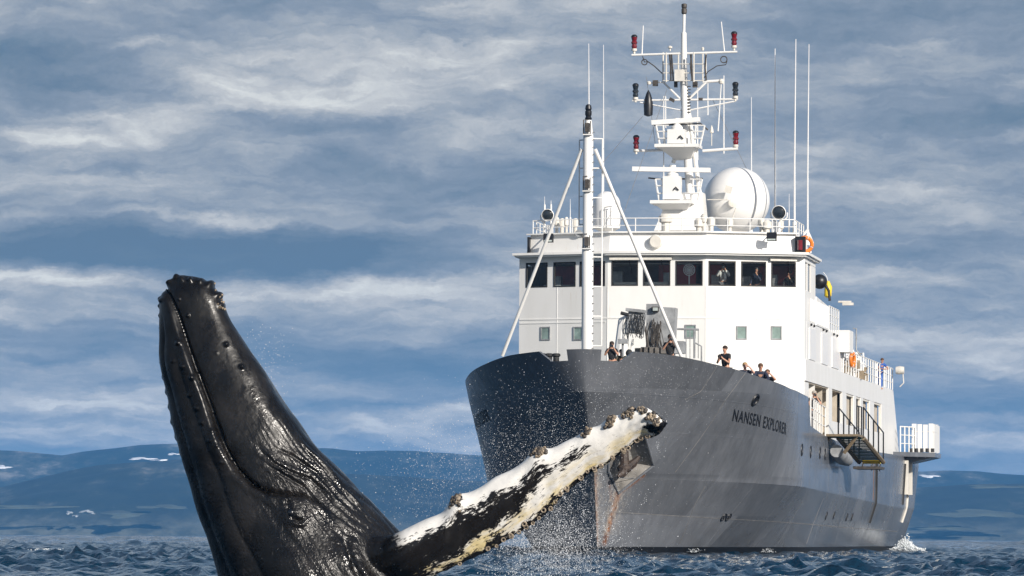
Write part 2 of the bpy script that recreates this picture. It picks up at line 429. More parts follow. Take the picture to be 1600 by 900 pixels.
def hull_strip(rows_of, name, material, parent, z_of, attr=False, sides=(1, -1)):
    V = []; Fc = []; ru = []; scp = []
    for side in sides:
        base = len(V); nr = None
        for u in US:
            zs = z_of(u); nr = len(zs)
            for z in zs:
                p = hull(u, z); V.append((p.x * side, p.y, p.z))
                if attr:
                    r = s_ = 0.0
                    if side > 0 and u < 5:
                        d0 = seg_d(u, z, RUST_L[0]); r = 1.25 * math.exp(-(d0 / .11) ** 2)
                        r = max(r, .9 * math.exp(-(seg_d(u, z, RUST_L[1]) / .09) ** 2), .35 * math.exp(-(seg_d(u, z, RUST_L[2]) / .05) ** 2))
                        s_ = .75 * math.exp(-(seg_d(u, z, RUST_L[0]) / .45) ** 2) * (z > .8)
                    if z < 4.2: r = max(r, .6 * math.exp(-(u / .07) ** 2)); s_ = max(s_, .9 * math.exp(-(u / .2) ** 2))
                    ru.append(min(r, 1)); scp.append(min(s_, 1))
        for i in range(len(US) - 1):
            for k in range(nr - 1):
                a = base + i * nr + k; q = (a, a + nr, a + nr + 1, a + 1)
                if attr and side > 0 and US[i] < 4.1:
                    uc = (US[i] + US[i + 1]) / 2; zc = sum(V[j][2] for j in q) / 4
                    if in_poly(uc, zc, POCK): continue
                Fc.append(q if side > 0 else q[::-1])
    o = mesh_obj(name, V, Fc, material, parent, 18)
    bm = bmesh.new(); bm.from_mesh(o.data); bmesh.ops.remove_doubles(bm, verts=bm.verts[:], dist=.0004)
    bm.to_mesh(o.data); bm.free()
    if attr:
        kd = {}
        me = o.data
        key = {(round(v[0], 3), round(v[1], 3), round(v[2], 3)): i for i, v in enumerate(V)}
        A = me.attributes.new('rust', 'FLOAT', 'POINT'); B = me.attributes.new('scrape', 'FLOAT', 'POINT')
        for i, v in enumerate(me.vertices):
            j = key.get((round(v.co.x, 3), round(v.co.y, 3), round(v.co.z, 3)))
            if j is not None: A.data[i].value = ru[j]; B.data[i].value = scp[j]
        me.set_sharp_from_angle(angle=R(18))
    return o
BOOT_Z = .36
def rows_main(u):
    a, b = zk1(u), zk2(u); t = ztop(u) - notch(u)
    b = min(b, t - .05)
    return list(np.linspace(BOOT_Z, a, 44)) + list(np.linspace(a, b, 46)[1:]) + list(np.linspace(b, t, 10)[1:])
hull_o = hull_strip(None, 'hull', M['hull'], ship, rows_main, attr=True)
hull_strip(None, 'boot_topping', M['boot'], ship, lambda u: list(np.linspace(-2, BOOT_Z, 8)))
# transom
t = MB(); zs = rows_main(D_END)[::6] + [rows_main(D_END)[-1]]
pl = [hull(D_END, z) for z in [-2] + zs]
t.add([(p.x, p.y, p.z) for p in pl] + [(-p.x, p.y, p.z) for p in pl][::-1], [tuple(range(2 * len(pl)))]); t.build('transom', M['hull'], ship, 0)
# bulwark inner face and cap rail
def inset(u, z, th):
    n = hull_n(max(u, .06), z); p = hull(u, z); q = p - n * th; q.z = z; q.x = max(q.x, 0.0); return q
V = []; Fc = []; UB = [u for u in US if u <= 18.65]
for side in (1, -1):
    base = len(V)
    for u in UB:
        zt = ztop(u) - notch(u); a = hull(u, zt); b = inset(u, zt, .14); c = inset(u, zt - 1.25, .14)
        a = Vector((a.x, a.y, zt)); 
        for p in (Vector((a.x, a.y, zt + .002)), b + Vector((0, 0, .002)), c): V.append((p.x * side, p.y, p.z))
    for i in range(len(UB) - 1):
        k = base + i * 3
        Fc += [(k, k + 3, k + 4, k + 1), (k + 1, k + 4, k + 5, k + 2)]
o = mesh_obj('bulwark_lining', V, Fc, M['hull'], ship, 30)
# foredeck and side decks
V = []; Fc = []
UD = list(np.linspace(.05, 18.3, 40)) + list(np.linspace(19, D_END, 30))
for u in UD:
    z = (z_sheer(u) - 1.2) if u <= 18.3 else ztop(u) - .12
    p = inset(u, z, .1); V += [(p.x, p.y, z), (-p.x, p.y, z)]
Fc = [(2 * i, 2 * i + 1, 2 * i + 3, 2 * i + 2) for i in range(len(UD) - 1)]
mesh_obj('deck', V, Fc, M['deck'], ship, 0)
def deck_z(d): return z_sheer(min(max(d + 4, 0), 18.3)) - 1.2

# weld seams, knuckle lines and a rubbed line: narrow raised strips that follow the plating
def strip_on_hull(pts, wd, name, material, side=1, off=.012, parent=ship):
    V = []; Fc = []
    for i, (u, z) in enumerate(pts):
        p = hull(u, z); n = hull_n(u, z)
        u1, z1 = pts[min(i + 1, len(pts) - 1)]; u0, z0 = pts[max(i - 1, 0)]
        t_ = (hull(u1, z1) - hull(u0, z0)).normalized(); bnm = n.cross(t_).normalized() * wd / 2
        for q in (p - bnm, p - bnm * .8 + n * off, p + bnm * .8 + n * off, p + bnm): V.append((q.x * side, q.y, q.z))
        if i:
            a = 4 * (i - 1)
            for k in range(3): Fc.append((a + k, a + k + 1, a + k + 5, a + k + 4))
    return mesh_obj(name, V, Fc, material, parent, 30)
for side in (1, -1):
    for zf, u0, u1 in ((lambda u: zk2(u) + .01, .02, 18), (lambda u: (zk1(u) + zk2(u)) / 2 + .2, 3.5, 70), (lambda u: zk1(u) + .005, .05, 71)):
        strip_on_hull([(u, zf(u)) for u in np.linspace(u0, u1, 90)], .03, 'weld_seam', M['hull'], side, .006)
    strip_on_hull([(u, 1.75 - .35 * (1 - math.exp(-u / 9)) - .25 * u / 60) for u in np.linspace(.5, 68, 120)], .03, 'rubbed_line', M['scuff'], side, .004)
    for uu in (5.1, 9.0, 13.2, 17.6, 26, 36, 48, 60):
        zz = np.linspace(.5, min(ztop(uu) - .1, 6.9), 40)
        strip_on_hull([(uu + .25 * (z - 3), z) for z in zz if uu + .25 * (z - 3) < 70], .025, 'weld_seam', M['hull'], side, .004)
for pts in ([(1102, 760), (1085, 790), (1062, 850)], [(1122, 570), (1095, 612), (1070, 625)], [(1168, 578), (1115, 655), (1055, 738)], [(1287, 778), (1272, 815), (1260, 850)]):
    hp = [hull_hit(*p, 1, 5, 3) for p in pts]
    uu = np.linspace(0, 1, 20); xs = [h[0] for h in hp]; zs = [h[1] for h in hp]; kk = np.linspace(0, 1, len(hp))
    strip_on_hull([(float(np.interp(k, kk, xs)), float(np.interp(k, kk, zs))) for k in uu], .03, 'scratch', M['scuff'], 1, .006)

# lettering
def letters(body, p0, p1, height, side, name):
    cu = bpy.data.curves.new(name, 'FONT'); cu.body = body; cu.size = 1.0; cu.space_character = 1.16; cu.offset = .018
    to = bpy.data.objects.new(name, cu); COL.objects.link(to)
    dg = bpy.context.evaluated_depsgraph_get(); me = bpy.data.meshes.new_from_object(to.evaluated_get(dg)); bpy.data.objects.remove(to)
    xs = [v.co.x for v in me.vertices]; x0, x1 = min(xs), max(xs); ys = [v.co.y for v in me.vertices]; y1 = max(ys)
    for v in me.vertices:
        s_ = (v.co.x - x0) / (x1 - x0); h = v.co.y / y1 * height
        u = p0[0] + (p1[0] - p0[0]) * s_; z = p0[1] + (p1[1] - p0[1]) * s_ + h
        p = hull(u, z); n = hull_n(u, z); q = p + n * .012; v.co = (q.x * side, q.y, q.z)
    me.materials.clear(); me.materials.append(M['lettering'])
    o = bpy.data.objects.new(name, me); COL.objects.link(o); o.parent = ship; return o
n0 = hull_hit(1144, 657, 1, 6, 5.4); n1 = hull_hit(1228, 679, 1, 9, 5.2)
letters('NANSEN EXPLORER', n0, n1, .45, 1, 'ship_name')
letters('NANSEN EXPLORER', n1, n0, .45, -1, 'ship_name')
# bow-thruster mark: two crossed rings
def ring_on_hull(px, py, r, name, material, th=.035, side=1, squash=1.0, fill=None):
    u, z = hull_hit(px, py, side, 8, 3); p = hull(u, z); n = hull_n(u, z)
    b = MB(); b.torus(p + n * .01, r, th, n, 24, 6); o = b.build(name, material, ship)
    return u, z, p, n
for px in (1130.5, 1138):
    u, z, p, n = ring_on_hull(px, 808, .17, 'thruster_mark', M['lettering'], .028)
    tu = n.cross(Vector((0, 0, 1))).normalized(); tv = n.cross(tu)
    b = MB()
    for sgn in (1, -1): b.tube([p + n * .012 + (tu + tv * sgn) * .115, p + n * .012 - (tu + tv * sgn) * .115], .022, 5)
    b.build('thruster_mark_cross', M['lettering'], ship)
def hole(px, py, r, side=1, rim=.03, rimmat='black', name='porthole', tall=1.0):
    u, z = hull_hit(px, py, side, 15, 4); p = hull(u, z); n = hull_n(u, z); p = Vector((p.x * side, p.y, p.z)); n = Vector((n.x * side, n.y, n.z))
    b = MB(); b.torus(p, r, rim, n, 20, 6); o = b.build(name, M[rimmat], ship)
    c = MB(); c.lathe(p + n * .004, [(r, 0), (r, .004)], 18, n); g = c.build(name + '_glass' if name == 'porthole' else name + '_opening', M['black'], o)
for px, py in ((1253, 703), (1266.5, 706), (1281, 708), (1289, 710), (1348, 725), (1362, 727), (1374.5, 728)): hole(px, py, .24)
for px, py in ((1291, 806), (1303, 805), (1323, 808), (1331, 808)): hole(px, py, .17)
hole(1180, 625, .22, 1, .06, 'boot', 'fairlead'); hole(752, 631, .25, -1, .06, 'boot', 'fairlead')

# anchor pocket: floor, walls and rim
nP = hull_n(2.2, 4.2); PC = [hull(*p) for p in POCK]
cen = sum(PC, Vector()) / 5
inward = Vector((-.93, .30, .05)).normalized()
b = MB(); n5 = len(PC); FL = [cen + (p - cen) * .80 + inward * .62 for p in PC]
b.add([*(p for p in PC), *FL], [(i, (i + 1) % n5, n5 + (i + 1) % n5, n5 + i) for i in range(n5)] + [tuple(range(n5, 2 * n5))])
pk = b.build('anchor_pocket', mat('scraped_pocket_paint', (.20, .19, .175), .5, var=.5, vscale=2.2, bump=.15, bscale=6), ship, 20)
b = MB(); b.tube([*(p + nP * .01 for p in PC), PC[0] + nP * .01], .055, 8); b.build('pocket_rim', M['hull'], pk)
ac = cen + inward * .15 + nP * .05
b = MB()
b.tube([ac + Vector((0, .1, .9)), ac + Vector((.02, -.05, .2)), ac + Vector((.05, -.1, -.25))], [.15, .17, .20], 8)          # shank
for sg in (-1, 1):
    tip = ac + Vector((.48 * (sg > 0) - .30 * (sg < 0) , -.12 + .3 * sg, .30 if sg > 0 else -.52)) + nP * .18
    root = ac + Vector((.05, -.05, -.3))
    b.tube([root, (root + tip) / 2 + nP * .06, tip], [.19, .17, .05], 7)
b.ell(ac + Vector((.03, -.08, -.28)), (.30, .26, .20), 12, 8)
b.build('anchor', M['anchor'], ship, 40)

# ------------------------------------------------------------------ deckhouses
FRONT = [(-6.15, 19.1), (-2.1, 17.55), (2.1, 17.55), (6.15, 19.1)]
def front_d(x): return float(np.interp(x, [p[0] for p in FRONT], [p[1] for p in FRONT]))
def fpath(xa, xb, off=0.0):
    pts = [(xa, front_d(xa))] + [p for p in FRONT if xa < p[0] < xb] + [(xb, front_d(xb))]
    return pts
Z_BR, Z_SILL, Z_HEAD, Z_ROOF = 10.0, 11.42, 12.48, 12.78
wh = MB(); TH = .12
wh.band(fpath(-6.15, 6.15), 5.2, Z_SILL, TH); wh.band(fpath(-6.15, 6.15), Z_HEAD, Z_ROOF, TH)
wins = []
for px0, px1 in ((822, 855.5), (865, 899.5), (906, 945.5), (955.5, 997), (1005, 1047.5), (1055.5, 1098), (1107, 1149.5), (1158, 1197), (1205, 1243.5)):
    def xw(px):
        x = 0.0
        for _ in range(20): x = loc(px, 430, d=front_d(x)).x
        return x
    wins.append((xw(px0), xw(px1)))
edges = [-6.15] + [e for w_ in wins for e in w_] + [6.15]
for k in range(0, len(edges), 2): wh.band(fpath(edges[k], edges[k + 1]), Z_SILL + .001, Z_HEAD - .001, TH - .002)
front = wh.build('front_wall', M['white'], ship, 20)
for (xa, xb) in wins:
    pa = fpath(xa + .0, xb - .0)
    if len(pa) > 2: pa = [pa[0], pa[-1]]
    a = Vector((*pa[0], 0)); c = Vector((*pa[-1], 0)); t_ = (c - a).normalized(); nn = Vector((t_.y, -t_.x, 0))
    f = MB()
    for (p, q) in ((a, a + t_ * .05), (c - t_ * .05, c)):
        f.prism([((p - nn * -.02).x, (p - nn * -.02).y), ((q + nn * .02).x, (q + nn * .02).y), ((q - nn * .07).x, (q - nn * .07).y), ((p - nn * .07).x, (p - nn * .07).y)], Z_SILL, Z_HEAD)
    a2 = a + t_ * .05; c2 = c - t_ * .05
    for z0, z1 in ((Z_SILL, Z_SILL + .05), (Z_HEAD - .06, Z_HEAD)):
        f.prism([((a2 + nn * .018).x, (a2 + nn * .018).y), ((c2 + nn * .018).x, (c2 + nn * .018).y), ((c2 - nn * .068).x, (c2 - nn * .068).y), ((a2 - nn * .068).x, (a2 - nn * .068).y)], z0, z1)
    fo = f.build('window_frame', M['rubber'], front, 0)
    g = MB(); a3 = a2 - nn * .03; c3 = c2 - nn * .03
    g.add([(a3.x, a3.y, Z_SILL + .05), (c3.x, c3.y, Z_SILL + .05), (c3.x, c3.y, Z_HEAD - .06), (a3.x, a3.y, Z_HEAD - .06)], [(0, 1, 2, 3)]); g.build('window_pane', M['glass'], front, 0)
# wipers and blind boxes above some windows
for k in (3, 4, 8):
    xa, xb = wins[k]; xm = (xa + xb) / 2; d = front_d(xm)
    MB().box((xm, d - .10, Z_HEAD + .10), (xb - xa + .15, .16, .13), rz=math.atan2(front_d(xb) - front_d(xa), xb - xa)).build('wiper_box', M['offwhite'], front)
    b = MB(); b.tube([(xm + .2, front_d(xm + .2) - .1, Z_HEAD + .04), (xm + .28, front_d(xm + .28) - .07, Z_HEAD - .55)], .015, 5); b.build('wiper', M['black'], front)
# horizontal weld trim on the front
b = MB(); b.band([(x, y - .021) for x, y in fpath(-6.14, 6.14)], 10.02, 10.07, .02); b.band([(x, y - .021) for x, y in fpath(-6.14, -2.2)], 9.86, 9.9, .02); b.build('trim_strip', M['white'], front)
for xs_ in (-4.4, -2.1, 0.0, 2.1, 4.2):
    MB().box((xs_, front_d(xs_) - .004, 9.2), (.03, .012, 4.4)).build('weld_seam', M['white'], front)
# small windows
for px, py in ((852.5, 521), (903.5, 521), (1158.5, 520), (1213, 520), (1079, 518)):
    x = 0.0
    for _ in range(20): q = loc(px, py, d=front_d(x)); x = q.x
    t_ = Vector((1, (front_d(x + .05) - front_d(x - .05)) / .1, 0)).normalized(); ang = math.atan2(t_.y, t_.x); nn = Vector((t_.y, -t_.x, 0))
    c = Vector((x, front_d(x), q.z))
    f = MB(); 
    for dx in (-.21, .21): f.box(c + t_ * dx, (.05, .08, .58), rz=ang)
    for dz in (-.265, .265): f.box(c + Vector((0, 0, dz)) , (.37, .07, .05), rz=ang)
    fo = f.build('small_window_frame', M['greymach'], front, 20)
    MB().box(c + nn * .006, (.37, .012, .48), rz=ang).build('small_window_pane', M['portglass'], front, 0)
# wheelhouse floor, back wall, ceiling, consoles, ventilator seen through the glass
b = MB(); b.prism([(x * .97, y + .14) for x, y in FRONT] + [(6.1, 23.8), (-6.1, 23.8)], 10.85, 10.95); b.build('wheelhouse_floor', M['darkint'], ship, 0)
MB().box((0, 22.6, 11.7), (11.7, .1, 1.6)).build('wheelhouse_back_wall', M['darkint'], ship, 0)
for x, wd in ((-4.4, 1.2), (-3.0, .8), (.6, 1.6), (2.3, .6), (4.9, 1.9)): MB().box((x, front_d(x) + 2.3, 11.75), (wd, .12, 1.35)).build('wheelhouse_red_panel', M['redint'], ship, 0)
for x in (-4.3, -1.6, 1.3): MB().box((x, front_d(x) + .75, 11.25), (1.5, .7, .55)).build('console', M['woodint'] if x > 0 else M['greymach'], ship, 0)
for x in (-1.35, -.05):
    b = MB(); b.tube([(x - .5, front_d(x) + .28, 11.48), (x + .5, front_d(x) + .28, 11.48)], .12, 10); b.build('rolled_chart', M['offwhite'], ship)
for x, z_, w_ in ((-4.7, 11.6, .5), (-1.9, 11.75, .5), (.3, 11.7, .35), (2.35, 11.6, .35), (3.6, 11.55, .4), (4.75, 11.65, .3)): MB().box((x, front_d(x) + 1.5, z_), (w_, .4, .7)).build('cabinet', M['steel'], ship, 0)
b = MB(); c = Vector((1.37, 17.72, 12.1)); 
for r in (.24, .17, .10): b.torus(c, r, .018, (0, 1, 0), 24, 6)
for k in range(12):
    a = k * math.pi / 6; b.tube([c, c + Vector((math.cos(a), 0, math.sin(a))) * .24], .010, 4)
b.ell(c, (.06, .05, .06), 10, 6); b.tube([c - Vector((0, 0, .24)), c - Vector((0, 0, .6))], .03, 6); b.build('fan', M['whitegloss'], ship)

# bridge side walls with two windows, port and starboard
for sd in (1, -1):
    b = MB(); X = 6.15 * sd; t0 = X - .06 * sd
    b.box((t0, 21.5, (7.5 + Z_SILL - .1) / 2), (.12, 4.78, Z_SILL - .1 - 7.5)); b.box((t0, 20.1, 6.35), (.12, 1.9, 2.298)); b.box((t0, 21.5, (Z_HEAD + Z_ROOF) / 2 + .02), (.118, 4.78, Z_ROOF - Z_HEAD - .04))
    for y0, y1 in ((19.12, 19.45), (20.35, 20.6), (21.9, 23.88)): b.box((t0, (y0 + y1) / 2, (Z_SILL - .1 + Z_HEAD) / 2), (.116, y1 - y0, Z_HEAD - Z_SILL + .14))
    sw = b.build('side_wall', M['white'], ship, 20)
    for y0, y1 in ((19.45, 20.35), (20.6, 21.9)):
        MB().box((t0, (y0 + y1) / 2, (Z_SILL - .1 + Z_HEAD) / 2), (.03, y1 - y0 - .02, Z_HEAD - Z_SILL + .08)).build('window_pane', M['lens'], sw, 0)
MB().box((0, 23.9, 9.0), (12.26, .12, 7.4)).build('rear_wall', M['white'], ship, 20)
# brow and roof
OUT = .42
brow = [(-6.38, 19.0 - OUT), (-2.15, 17.55 - OUT), (2.15, 17.55 - OUT), (6.38, 19.0 - OUT), (6.38, 24.3), (-6.38, 24.3)]
b = MB(); b.prism(brow, Z_ROOF, Z_ROOF + .10); b.prism([(x * .985, y + .07) for x, y in brow], Z_ROOF - .07, Z_ROOF - .001); b.build('roof', M['white'], ship, 20)
Z_P = 13.72
par = [(-5.9, 24.0), (-5.9, 19.4), (-2.1, 17.85), (2.1, 17.85), (5.9, 19.4), (5.9, 24.0)]
b = MB(); b.band(par, Z_ROOF + .101, Z_P, .12, lean=.18); b.build('roof_parapet', M['white'], ship, 20)
b = MB(); b.band([(x, y - .03) for x, y in par[1:5]], Z_P - .02, Z_P + .04, .2, lean=0); b.build('parapet_cap', M['white'], ship, 20)
# parapet rails
def railing(pts, h, name, material, rows=2, r=.022, post=1.2, parent=ship):
    pts = [Vector(p) for p in pts]; b = MB()
    up = Vector((0, 0, h))
    b.tube([p + up for p in pts], r, 6)
    for k in range(1, rows): b.tube([p + up * k / rows for p in pts], r * .75, 5)
    for i, (p, q) in enumerate(zip(pts[:-1], pts[1:])):
        n = max(1, int((q - p).length / post))
        for k in range(n + (i == len(pts) - 2)):
            s_ = p + (q - p) * k / n; b.tube([s_, s_ + up], r, 6)
    return b.build(name, material, parent)
railing([(-5.65, 23.6, Z_P), (-5.65, 19.65, Z_P), (-2.0, 18.15, Z_P), (2.0, 18.15, Z_P), (5.65, 19.65, Z_P), (5.65, 23.6, Z_P)], .62, 'roof_railing', M['white'], 2, .024, .95)
MB().prism([(-5.75, 19.6), (-2, 18.0), (2, 18.0), (5.75, 19.6), (5.75, 24), (-5.75, 24)], Z_ROOF + .101, Z_ROOF + .2).build('roof_deck', M['offwhite'], ship, 0)
# white round cover, flood lights, search lights
q = loc(1024, 377, d=17.6); b = MB(); b.lathe((q.x, 17.75, q.z), [(.0, -.12), (.24, -.12), (.29, -.06), (.30, .1)], 24, (0, 1, 0)); b.build('horn_cover', M['offwhite'], ship)
for px, py in ((857, 372), (1206, 370)):
    q = loc(px, py, d=18.0); d = front_d(q.x) - .25; q = loc(px, py, d=d)
    b = MB(); b.box((q.x, d, q.z), (.42, .26, .30), rx=R(-25)); fl = b.build('flood_light', M['black'], ship)
    MB().box((q.x, d - .14, q.z - .06), (.34, .02, .22), rx=R(-25)).build('lamp_glass', M['lampglass'], fl)
    b = MB(); b.tube([(q.x, d + .1, q.z + .1), (q.x, d + .75, q.z + .35)], .035, 6); b.build('lamp_arm', M['white'], fl)
for px, py, rr in ((856, 336, .27), (1217, 332, .31)):
    q = loc(px, py, d=19.5)
    b = MB(); b.lathe(q, [(.6 * rr, .35), (.9 * rr, .22), (rr, 0), (rr, -.16), (rr * .93, -.17), (rr * .9, -.06)], 24, (-.05, 1, .1)); sl = b.build('search_light', M['white'], ship)
    b = MB(); b.lathe(q + Vector((0, -.1, -.01)), [(rr * .88, 0), (rr * .6, -.05), (.01, -.06)], 20, (-.05, 1, .1)); b.build('lens', M['lens'], sl)
    b = MB()
    for sg in (-1, 1): b.tube([q + Vector((sg * (rr + .05), .05, 0)), q + Vector((sg * (rr + .04), .05, -.2)), q + Vector((sg * .1, .05, -.45))], .03, 6)
    b.tube([q + Vector((0, .05, -.42)), (q.x, 19.55, Z_P - .5)], .07, 8); b.build('yoke', M['white'], sl)
# side lights and small housings
for sd in (1,):
    q = loc(1250, 383, x=6.12); b = MB()
    q = loc(1250, 383, d=19.3)
    b.box((q.x + .02, q.y, q.z), (.44, .3, .72)); sb = b.build('side_light_screen', M['black'], ship)
    b = MB(); b.tube([(q.x + .02, q.y - .2, q.z - .22), (q.x + .02, q.y - .2, q.z + .2)], .11, 12); b.build('side_light_lamp', M['red'], sb)
q = loc(828, 385, d=19.2); MB().box((q.x - .05, q.y + .1, q.z), (.1, .4, .8)).build('side_light_screen', M['black'], ship)

# ------------------------------------------------------------------ side houses, port and starboard
HW = 6.2
Z1 = 7.62
for sd in (1, -1):
    X = HW * sd; b = MB()
    def wall(y0, y1, z0, z1, dx=0.0, th=.12):
        b.box((X - (th / 2 - dx) * sd, (y0 + y1) / 2, (z0 + z1) / 2), (th, y1 - y0, z1 - z0))
    # main-deck side with openings
    ops = [(21.0, 29.6, 5.25), (31.2, 36.2, 6.05), (38.2, 42.0, 6.1), (43.2, 45.6, 6.1), (46.8, 50.6, 6.1), (53.0, 57.2, 6.0)]
    y = 30.4
    wall(31.2, 63.0, 4.9, 6.0)
    prev = 29.6
    for (y0, y1, zb) in ops[1:]:
        wall(prev, y0, 6.0 if prev > 30 else 5.0, 7.45, dx=-.002); prev = y1
    wall(prev, 63.0, 6.0, 7.45, dx=-.002)
    wall(19.2, 63.0, 7.45, 8.35, dx=.004)
    hs = b.build('house_side', M['white'], ship, 20)
    for k, (y0, y1, zb) in enumerate(ops[2:]):
        f = MB(); xx = X - .08 * sd
        f.box((xx, y0 + .09, 6.75), (.1, .18, 1.38)); f.box((xx, y1 - .09, 6.75), (.1, .18, 1.38)); f.box((xx, (y0 + y1) / 2, 7.40), (.1, y1 - y0 - .36, .09)); f.build('side_window_frame', M['offwhite'], hs, 0)
        MB().box((X - .22 * sd, (y0 + y1) / 2, 6.75), (.03, y1 - y0, 1.5)).build('side_window_pane', M['beige'], hs, 0)
    # recessed alleyway behind the open bays
    MB().box((X - 1.55 * sd, 42.0, 6.3), (.1, 42.0, 2.3)).build('alleyway_wall', M['beige'], hs, 0)
    for yb in (28.6, 35.6): MB().box((X - .85 * sd, yb, 6.3), (1.3, .08, 2.25)).build('alleyway_bulkhead', M['beige'], hs, 0)
    p_ = MB(); p_.tube([(X - .5 * sd, 24.0, 5.2), (X - .5 * sd, 24.0, 7.4)], .05, 8); p_.tube([(X - .55 * sd, 26.2, 5.2), (X - .55 * sd, 26.2, 7.4)], .035, 8); p_.tube([(X - .5 * sd, 24.0, 6.5), (X - .55 * sd, 26.2, 6.4)], .03, 6); p_.build('alleyway_pipe', M['offwhite'], hs)
    MB().box((X - .8 * sd, 28.5, 7.42), (1.5, 18.5, .05)).build('alleyway_ceiling', M['beige'], hs, 0)
    # slanted aft end
    c = MB(); c.side_prism([(63.0, 4.95), (68.2, 5.1), (64.3, 8.35), (63.0, 8.35)], X - .12 * sd, X); c.build('slanted_aft_wall', M['white'], ship, 20)
    # upper deck side with recessed panels
    c = MB(); c.box((X - .10 * sd, 28.6, 9.18), (.12, 17.2, 1.64)); up = c.build('upper_house_side', M['white'], ship, 20)
    for (y0, y1) in ((21.0, 23.6), (26.4, 29.2), (31.2, 34.4)):
        MB().box((X - .02 * sd, (y0 + y1) / 2, 9.1), (.05, y1 - y0, 1.35)).build('side_panel', M['whitegloss'], up, 20)
        for k in (.25, .75):
            d_ = MB(); d_.ell((X, y0 + (y1 - y0) * k, 9.93), (.05, .12, .06), 8, 6); d_.build('vent_hole', M['rubber'], up)
    # bridge wing bulwark with vertical stiffeners
    c = MB(); c.side_prism([(23.9, 10.0), (29.6, 10.0), (29.6, 11.05), (23.9, 11.25)], X - .1 * sd, X); wb = c.build('wing_bulwark', M['white'], ship, 20)
    s_ = MB()
    for y in np.arange(21.0, 29.6, .75): MB().box((X + .03 * sd, y, 10.55), (.06, .06, .95)).build('stiffener', M['white'], wb)
    railing([(X, 29.6, 10.0), (X, 34.2, 10.0)], 1.1, 'wing_railing', M['white'], 3, .03, .8)
    MB().box((X - .2 * sd, 36.2, 9.75), (1.2, 1.9, 1.0)).build('aft_locker', M['white'], ship, 20)
    railing([(X, 36.6, 8.36), (X, 63.8, 8.36)], 1.08, 'boat_deck_railing', M['white'], 3, .03, 1.25)
    # solid screen panels at the aft end of the boat deck
    for y in np.arange(52.5, 63.5, 2.3): MB().box((X - .03 * sd, y, 8.9), (.05, .55, 1.1)).build('rail_screen', M['white'], ship, 20)
MB().box((0, 28.5, 7.9), (12.1, 18.6, .5)).build('lower_house_deck', M['white'], ship, 0)
MB().box((0, 29.0, 10.1 - .16), (12.0, 10.0, .1)).build('bridge_deck', M['offwhite'], ship, 0)
MB().box((0, 50.0, 8.2), (11.9, 27.6, .25)).build('boat_deck', M['offwhite'], ship, 0)
MB().box((0, 48.0, 6.5), (9.2, 28.0, 2.8)).build('inner_house', M['beige'], ship, 0)
MB().box((0, 31.0, 9.0), (11.6, 10.0, 1.6)).build('upper_inner_house', M['white'], ship, 0)
# wing: leaning white ventilator with black dome
b = MB(); b.lathe((5.0, 26.0, 10.0), [(.42, 0), (.42, 1.3), (.34, 1.45), (.34, 1.55)], 18, (.15, .0, 1)); vp = b.build('ventilator', M['white'], ship)
q = loc(1285, 440, d=26.0); b = MB(); b.ell((q.x - .12, q.y, q.z), (.33, .33, .33), 18, 12)
b.build('ventilator_cowl', M['black'], vp)
b = MB(); b.tube([(q.x + .05, q.y, q.z), (q.x + .28, q.y, q.z - .4), (q.x + .33, q.y, q.z - .85)], .06, 8); b.build('cable', M['rubber'], vp)
q = loc(1325, 475, d=34); b = MB(); b.tube([(6.2, 34, q.z + .1), (q.x + .15, 34, q.z + .1)], .05, 8); b.box((q.x, 34, q.z), (.5, .2, .12)); b.build('wing_arm', M['offwhite'], ship)
q = loc(1338, 530, d=37.3); b = MB(); b.tube([(q.x - .15, 37.3, q.z + .5), (q.x, 37.3, q.z + .5), (q.x, 37.3, q.z - .5), (q.x + .2, 37.3, q.z - .75)], .035, 6); b.build('vent_pipe', M['greymach'], ship)

# boat deck: covered boat and gear
b = MB(); q = loc(1362, 566, d=47)
b.ell((5.5, 46.0, 9.0), (.75, 3.2, .6), 14, 10); b.build('covered_tender', M['whitegloss'], ship)
for k in range(9):
    b = MB(); y = 38.5 + k * 1.4; x = 5.9 + .15 * random.random(); z = 8.5 + .5 * random.random()
    b.box((x, y, z), (.3 + .3 * random.random(), .5, .4), rz=random.random())
    b.tube([(x, y, z), (x + .1, y + .6, z + .5)], .03, 5)
    b.build('deck_gear', M['timber'], ship)
for k in range(7):
    b = MB(); y = 39.0 + k * 1.8; b.tube([(6.0, y, 8.4), (5.9, y + .4, 9.5 + .3 * random.random()), (5.5, y + .7, 9.7)], .05, 6)
    b.build('davit', M['white'], ship)
q = loc(1404, 561, d=63.5); b = MB(); b.lathe((6.4, 63.5, 9.35), [(.18, 0), (.22, .2), (.18, .42)], 14, (1, 0, 0)); b.tube([(6.75, 63.5, 9.3), (6.8, 63.5, 8.7), (6.6, 63.5, 8.5)], .03, 6); b.build('deck_lamp', M['offwhite'], ship)

